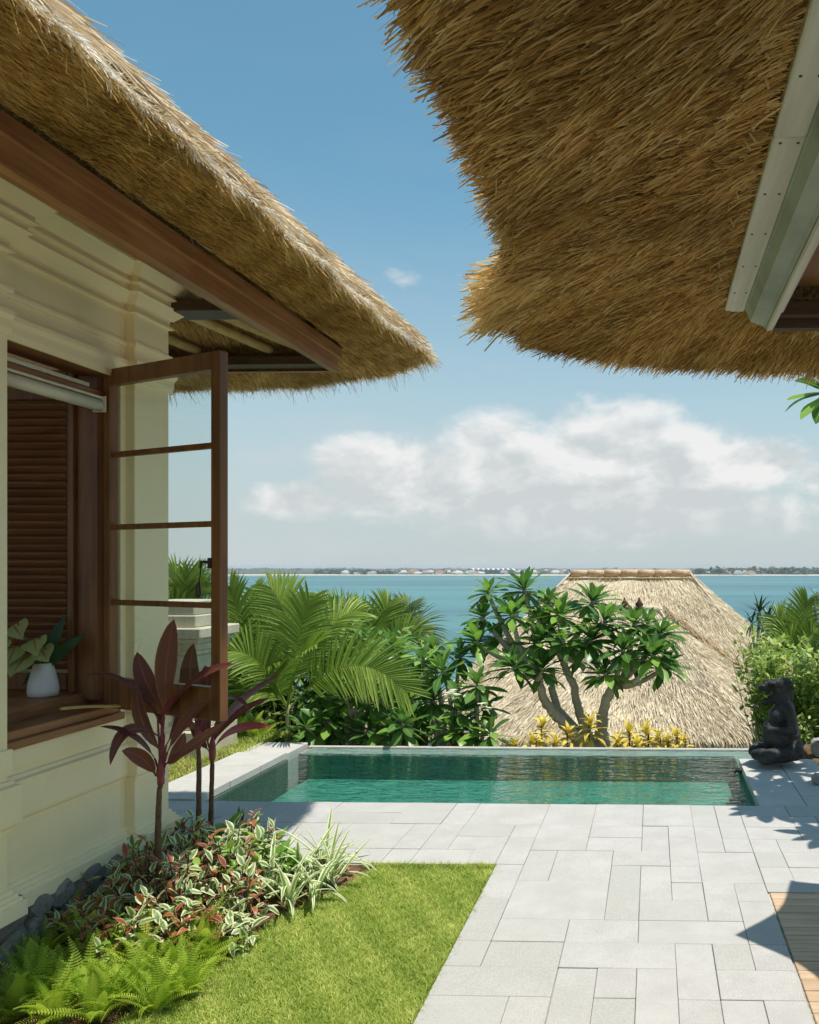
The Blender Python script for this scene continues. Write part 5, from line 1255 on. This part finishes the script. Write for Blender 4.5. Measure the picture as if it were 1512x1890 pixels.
ferns = [(20, 1800, 'fern at the left picture edge under the plinth'), (70, 1860, 'fern between the corner fern and the spreading one'), (145, 1850, 'bushy fern in the thick of the patch near the lower edge'), (225, 1850, 'fern leaning over the soil edge near the lawn'), (205, 1790, 'tall fern in the middle of the patch, before the red leaves'), (345, 1835, 'low fern tip reaching over the grass'), (65, 1790, 'fern wedged against the plinth stones'), (275, 1795, 'fern next to the bronze leaves, in full sun'), (360, 1760, 'fern under the pale seedling'), (30, 1880, 'fern cut by the lower picture edge, nearest the villa plinth'), (100, 1885, 'fern at the lower picture edge, next to the corner one'), (180, 1878, 'spreading fern above the lower edge where the soil shows'), (110, 1815, 'upright fern standing before the dark plinth stones'), (190, 1818, 'fern in the middle of the fern patch'),
         (265, 1830, 'fern with bare soil in front, near the lawn edge'), (330, 1800, 'fern between the red leaved shrubs and the lawn'), (150, 1770, 'tall fern close under the villa base'), (240, 1765, 'fern rising behind the middle one of the patch'), (310, 1755, 'fern partly under the variegated shrubs'), (380, 1775, 'fern at the end of the patch nearest the lawn curve'), (55, 1835, 'darker fern beside the rubble plinth'), (100, 1750, 'tall dark fern leaning on the plinth, farthest back by the wall'), (290, 1860, 'small fern fronds lying over the lawn edge')]
for i, (u, v, lab) in enumerate(ferns):
    p = atz(u, v, .0); x = max(p.x, -2.72); fern((x, p.y, -.005), 24, U(.21, .29), lab)
# ---- variegated shrubs
VL = [leafmesh('leaf', 'varie', L=1, W=.42, n=5, kind='lance', fold=.25, curl=c2, wave=.6) for c2 in (.4, .9)]
RL = [leafmesh('leaf', 'redleaf', L=1, W=.36, n=5, kind='lance', fold=.3, curl=c2, wave=.6) for c2 in (.5, 1.1)]
GL = [leafmesh('leaf', 'green', L=1, W=.40, n=5, kind='lance', fold=.25, curl=c2, wave=.3) for c2 in (.4, .9)]
def mound(name, p, r, h, n, sets, size, label, cat, group):
    t = thing(name, p, label, cat, group); b = Vector(p); sb = MB()
    for i in range(n//6):
        a = U(0, 6.28); q = math.sqrt(U(0, 1)); tip = b + Vector((math.cos(a)*r*q, math.sin(a)*r*q, h*math.sqrt(max(0, 1-q*q*.85))*U(.75, 1.05)))
        sb.tube([b+Vector((math.cos(a)*r*q*.4, math.sin(a)*r*q*.4, 0)), b.lerp(tip, .6)+Vector((0, 0, .02)), tip], [.005, .004, .003], 5)
        a0 = U(0, 6)
        st_ = random.choices(sets[0], sets[1])[0]
        for k in range(6):
            link('leaf', random.choice(st_), None, t, frame(tip - Vector((0, 0, .018*k)), ddir(a0+k*2.3, rad(60-22*k)+U(-.3, .3)), (0, 0, 1), size*U(.7, 1.25), U(-.5, .5)))
    sb.build('stem', MT['brownstem'], t, True); return t
vs = [(-2.46, 4.30, .24, .46, 'tallest variegated shrub, right behind the tallest cordyline stem'), (-2.22, 4.22, .22, .42, 'variegated shrub before the slim cordylines, beside the tall one'), (-2.50, 3.93, .22, .44, 'variegated shrub hiding the foot of the tallest cordyline'), (-2.28, 3.86, .22, .40, 'fullest variegated shrub in the middle of the bed'),
      (-2.08, 4.02, .19, .30, 'variegated shrub left of the striped lilies'), (-2.62, 3.66, .17, .27, 'low bronze and cream shrub beside the plinth stones'), (-2.40, 3.58, .20, .30, 'variegated shrub behind the ferns, in the middle of the bed'), (-2.16, 3.68, .18, .24, 'variegated shrub next to the lawn edge, above the last fern'),
      (-2.62, 4.48, .18, .42, 'variegated shrub against the villa corner'), (-2.32, 4.56, .20, .40, 'cream and bronze shrub at the back, before the shaded paving'), (-2.02, 3.78, .12, .18, 'bronze tipped shrub between lilies and lawn'), (-2.70, 4.22, .14, .36, 'narrow variegated shrub squeezed against the villa base, behind the tall one'), (-2.70, 3.96, .14, .33, 'bronze variegated shrub covering the plinth stones'), (-2.70, 3.74, .13, .26, 'small variegated shrub against the plinth, nearer the ferns'), (-2.07, 3.52, .09, .09, 'pale silvery seedling alone at the lawn edge')]
for (x, y, r, h, lab) in vs:
    mound('variegated_shrub', (x, y, -.01), r, h, 190 if r > .15 else 96 if r > .1 else 24, ([VL, RL, GL], [.64, .28, .08] if r > .1 else [1, 0, 0]), .076, lab, 'shrub', 'variegated shrubs in the bed')
for (u, v, r, h, lab) in [(470, 1625, .15, .28, 'bright green leafy plant left of the striped lilies'), (430, 1600, .14, .25, 'green leafy plant behind the bright one, below the slim cordylines'), (500, 1640, .12, .20, 'small bright green plant tucked under the striped lilies')]:
    p = atz(u, v, .0); mound('leafy_plant', (p.x, p.y, -.01), r, h, 66, ([GL], [1]), .14, lab, 'plant', 'green plants among the lilies')
# ---- striped lilies and dark strap plants
LL_ = [leafmesh('leaf', 'lily', L=1, W=.075, n=10, kind='strap', fold=.5, curl=c2) for c2 in (.4, 1.0, 1.6, 2.1)]
DL_ = [leafmesh('leaf', 'darkleaf', L=1, W=.085, n=9, kind='strap', fold=.4, curl=c2) for c2 in (.4, 1.0, 1.5)]
def strap(name, p, n, L, meshes, label, cat, group):
    t = thing(name, p, label, cat, group)
    for i in range(n):
        e = rad(88-48*(i/n))+U(-.12, .12); link('leaf', random.choice(meshes), None, t, frame(Vector(p)+Vector((U(-.025, .025), U(-.025, .025), 0)), ddir(i*2.4+U(-.5, .5), e), (0, 0, 1), L*U(.7, 1.15), U(-.3, .3)))
for (u, v, lab) in [(535, 1672, 'striped lily clump nearest the lawn'), (580, 1655, 'striped lily clump with long arching leaves over the lawn'), (555, 1625, 'striped lily clump in the middle of the group'), (610, 1630, 'striped lily clump at the corner where lawn and paving meet'), (505, 1650, 'striped lily clump beside the bright green plant'), (600, 1600, 'striped lily clump at the paving edge'), (500, 1600, 'striped lily clump at the back, before the shaded paving')]:
    p = atz(u, v, 0); strap('striped_lily', (p.x, p.y, -.01), 17, .36, LL_, lab, 'lily', 'striped lilies at the bed corner')
for (u, v, lab) in [(440, 1590, 'dark strap leaved plant below the slim cordylines'), (475, 1585, 'dark strap leaved plant at the edge of the shaded paving'), (355, 1590, 'dark strap leaved plant at the foot of the slim cordyline stems')]:
    p = atz(u, v, 0); strap('strap_plant', (p.x, min(p.y, 4.84), -.01), 14, .34, DL_, lab, 'plant', 'dark strap plants at the back of the bed')
# dry leaves on the soil
DR = leafmesh('dry_leaf', 'redleaf', L=1, W=.35, n=4, kind='lance', fold=.5, curl=1.0)
soil = bpy.data.objects['soil']
for i in range(70):
    y = U(3.1, 4.8); x = lawn_left(y) - U(.0, .30); link('dry_leaf', DR, None, soil, frame((x, y, .012), (U(-1, 1), U(-1, 1), .1), (U(-.3, .3), U(-.3, .3), 1), U(.03, .06)))
# light green fern like plants left of the pool
for (u, v, lab) in [(445, 1385, 'bright green fern at the foot of the stone pillar'), (475, 1383, 'bright green fern between pillar and palm')]:
    p = aty(u, v, 8.75); fern((p.x, 8.75, -.1), 18, .36, lab)

# ================================================================== VASE WITH ANTHURIUMS
p = aty(80, 1287, 4.10); z0 = 1.1285
vz = thing('vase', (p.x, 4.10, z0), 'white ceramic vase of green anthuriums standing on the window ledge', 'vase')
MB().lathe([(.050, 0), (.066, .004), (.070, .03), (.066, .07), (.054, .125), (.044, .160), (.043, .172), (.038, .172), (.038, .12)], (p.x, 4.10, z0), 28).build('body', MT['white'], vz, True)
AN = [leafmesh('spathe', 'anthurium', L=1, W=.95, n=7, kind='ovate', fold=.12, curl=c2, wave=.35) for c2 in (.35, .7)]
DG = leafmesh('leaf', 'darkleaf', L=1, W=.24, n=8, kind='lance', fold=.15, curl=.35)
top_ = Vector((p.x, 4.10, z0+.165))
for (u, v, s, dv) in ((36, 1165, .105, (.5, -.5, -.15)), (75, 1190, .10, (.4, -.6, -.25)), (40, 1205, .105, (.2, -.7, -.5)), (85, 1208, .095, (.6, -.5, -.3)), (60, 1222, .11, (.0, -.8, -.5)), (30, 1190, .08, (-.4, -.6, -.3))):
    q = aty(u, v, 4.04); MB().tube([top_-Vector((0, 0, .08)), top_.lerp(q, .5)+Vector((0, 0, .02)), q], .0035, 6).build('flower_stem', MT['stem'], vz, True)
    link('spathe', random.choice(AN), None, vz, frame(q - Vector((.03, 0, -.03)), Vector(dv), (.1, -.8, .6), s*1.3)); MB().tube([q, q+Vector((.008, -.02, .045))], [.005, .003], 6).build('spadix', MT['pinkstem'], vz, True)
for (u, v, L) in ((112, 1125, .30), (150, 1160, .27), (30, 1260, .16)):
    q = aty(u, v, 4.12); d = q - top_; link('leaf', DG, None, vz, frame(top_ - Vector((0, 0, .02)), d, (.2, -1, .2), d.length))

# ================================================================== PARASOL (its corner shadow falls on the deck)
pc = Vector((1.85, 3.95, 0)); par = thing('parasol', pc, 'off white canvas parasol on the deck whose scalloped shadow crosses the boards', 'parasol')
MB().tube([pc, pc+Vector((0, 0, 2.75))], .022, 12).build('pole', MT['greywood'], par, True)
MB().lathe([(.22, 0), (.22, .05), (.05, .08), (.03, .2)], (pc.x, pc.y, 0), 20).build('base', MT['iron'], par, True)
V = [(pc.x, pc.y, 2.72)]; F = []; a0 = rad(181); RP = .80; M_ = 8
for k in range(6):
    for j in range(M_):
        f = j/M_; a = a0 + (k+f)*math.pi/3; chord = math.cos(math.pi/6)/math.cos((f-.5)*math.pi/3); r = RP*chord*(1-.13*math.sin(math.pi*f))
        V.append((pc.x+math.cos(a)*r, pc.y+math.sin(a)*r, 2.32+.04*math.sin(math.pi*f)))
n6 = 6*M_
for i in range(n6): F.append([0, 1+i, 1+(i+1) % n6])
can = link('canopy', mesh('canopy', V, F), MT['canvas'], par); md = can.modifiers.new('thickness', 'SOLIDIFY'); md.thickness = .006
for k in range(6):
    a = a0 + k*math.pi/3; MB().tube([(pc.x, pc.y, 2.70), (pc.x+math.cos(a)*RP*.97, pc.y+math.sin(a)*RP*.97, 2.305)], .008, 6).build('rib', MT['greywood'], par, True)

# ================================================================== HILLSIDE PLANTING AND FAR SHORE
Ms = []
for i in range(9000):
    y = 9.6 + abs(RNG.normal(0, 1))*9; x = U(-16, 18)
    if -3.4 < x < 5.6 and 12.0 < y < 27.5: continue
    z = hill_z(x, y) + U(.0, .9)*(1 if y > 11 else .7)
    Ms.append(frame((x, y, z), (U(-1, 1), U(-1, 1), U(-.3, .9)), (0, U(-.5, .2), 1), U(.2, .42)))
hp = scatter('ground_cover', leaf(L=1, W=.34, n=4, kind='lance', fold=.2, curl=.7), Ms, 'hillleaf', None, kind='stuff')
# far shore: ground, beach and what stands there
DS = 2630.0
tag(MB().box(-7000, 7000, DS+25, 9000, -29, -25.0, .5).build('shore', MT['land']), kind='structure')
V = [(x, y, z) for x in np.linspace(-1400, 1500, 60) for (y, z) in ((DS-6, -28.2), (DS+4, -27.0), (DS+24, -25.5), (DS+28, -29))]
V = [(x, y + 8*math.sin(x*.006)+3*math.sin(x*.03), z) for x, y, z in V]
tag(link('beach', mesh('beach', V, [[i*4+k, (i+1)*4+k, (i+1)*4+k+1, i*4+k+1] for i in range(59) for k in range(3)]), MT['sand']), kind='structure')
MT['roofred'] = mk_plain('far_roof_clay', (.40, .20, .14), .9, .1, .3, .2); MT['roofpale'] = mk_plain('far_roof_pale', (.60, .55, .50), .9, .1, .3, .2); MT['roofgrey'] = mk_plain('far_roof_grey', (.36, .36, .36), .9, .1, .3, .2)
MT['farwhite'] = mk_plain('far_white_wall', (.74, .73, .70), .9, .1, .2, .2)
pr = random.Random(21)
LABS = {'roofred': 'small pale house with a red roof on the far shore', 'roofpale': 'small pale house with a light roof on the far shore', 'roofgrey': 'small pale house with a grey roof on the far shore'}
hm = {}
for key in LABS:
    b = MB().box(-.5, .5, -.5, .5, 0, .45, .01); v0 = [(-.56, -.56, .455), (.56, -.56, .455), (.56, .56, .455), (-.56, .56, .455), (-.25, 0, 1), (.25, 0, 1)]
    n0 = len(b.F); b.add(v0, [[0, 1, 5, 4], [1, 2, 5], [2, 3, 4, 5], [3, 0, 4], [3, 2, 1, 0]]); me = mesh('house', b.V, b.F); me.materials.append(MT['farwhite']); me.materials.append(MT[key])
    for i, pl_ in enumerate(me.polygons): pl_.material_index = 1 if i >= n0 else 0
    hm[key] = me
for i in range(170):
    u = pr.choice([pr.uniform(585, 1050), pr.uniform(585, 880), pr.uniform(1275, 1560)]); Y = DS + 30 + pr.uniform(0, 1)**2*420; key = pr.choices(list(LABS), [.45, .35, .2])[0]
    p = aty(u, 1060, Y); s = pr.uniform(12, 28)
    o = link('house', hm[key], None, None, Matrix.Translation((p.x, Y, -25.1)) @ Matrix.Rotation(pr.uniform(-.4, .4), 4, 'Z') @ Matrix.Diagonal((s, s*.8, pr.uniform(8, 15), 1))); tag(o, LABS[key], 'house', 'houses on the far shore')
# airport-like long white hall with a scalloped roof
hall = thing('long_hall', (aty(910, 1060, DS+130).x, DS+130, -25), 'long white hall with a scalloped roof on the far shore', 'hall')
x0, x1_ = aty(868, 1060, DS+130).x, aty(950, 1060, DS+130).x
MB().box(x0, x1_, DS+110, DS+150, -25.05, -12, .3).build('wall', MT['roofgrey'], hall)
nb_ = 9
for k in range(nb_):
    a = x0+(x1_-x0)*k/nb_; b_ = x0+(x1_-x0)*(k+1)/nb_; pts = [(a+(b_-a)*t/8, -12+6.0*math.sin(math.pi*t/8)**.7) for t in range(9)]
    V = [(x, y, z) for y in (DS+105, DS+155) for x, z in pts]; F = [[i, i+1, 9+i+1, 9+i] for i in range(8)] + [list(range(9))[::-1], list(range(9, 18))]
    MB().add(V, F).build('roof_bay', MT['farwhite'], hall)
tw = thing('control_tower', (aty(866, 1060, DS+100).x, DS+100, -25), 'slim tower beside the long white hall on the far shore', 'tower')
q = tw.location; MB().lathe([(3, 0), (2.6, 14), (4.5, 16), (4.8, 19), (2, 21)], (q.x, q.y, -25), 10).build('shaft', MT['roofgrey'], tw)
# trees on the far shore: clumps of crowns
FL = leaf(L=1, W=.9, n=3, kind='ovate', fold=.2, curl=.4)
Ms = []; 
def clump(u, Y, wd, hgt):
    p = aty(u, 1060, Y)
    for k in range(26):
        a = U(0, 6.28); e = U(-.2, 1.5); r = U(.6, 1)
        Ms.append(frame((p.x+math.cos(a)*math.cos(e)*wd*r, Y+math.sin(a)*math.cos(e)*wd*r, -25+hgt*.35+math.sin(e)*hgt*.65*r), (U(-1, 1), U(-1, 1), U(-.3, .6)), (0, -.4, 1), hgt*U(.35, .6)))
for i in range(420):
    r_ = random.random()
    if r_ < .45: u = U(1275, 1580); Y = DS+40+U(0, 1)**2*500; hgt = U(10, 22)
    elif r_ < .85: u = U(590, 1060); Y = DS+60+U(0, 1)*600; hgt = U(6, 14)
    else: u = U(585, 720); Y = DS+30+U(0, 80); hgt = U(8, 17)
    clump(u, Y, U(8, 26), hgt)
for i in range(160): clump(U(250, 620), U(4200, 6500), U(20, 60), U(8, 16))
for i in range(120): clump(U(580, 1600), U(3600, 6000), U(20, 60), U(8, 18))
MT['farleaf'] = mk_leaf('far_tree_leaf', (.035, .06, .035), (.10, .13, .075), None, .1, None, .7, .1, .6, .1, 'attr')
scatter('far_wood', FL, Ms, 'farleaf', None, kind='stuff')
# low breakwater far out on the left
MB().box(-3400, aty(590, 1060, DS+200).x, DS+30, DS+210, -28.5, -26.8, .3)
tag(MB().box(-3600, aty(585, 1060, DS+40).x, DS-2, DS+24, -29, -27.4, .3).build('breakwater', MT['boulder']), 'long low dark breakwater across the far bay', 'breakwater')

# ================================================================== SEA AIR
m, T = material('sea_haze'); pv = T.n('ShaderNodeVolumePrincipled'); pv.inputs['Color'].default_value = (.80, .90, 1.0, 1); pv.inputs['Density'].default_value = .00009; pv.inputs['Anisotropy'].default_value = 0.0
o = T.n('ShaderNodeOutputMaterial'); T.set(o.inputs['Volume'], pv.outputs[0])
HAZE = True
if HAZE: tag(MB().box(-7100, 7100, -300, 9100, -30.6, 8.0, .01).build('haze', m), kind='stuff')
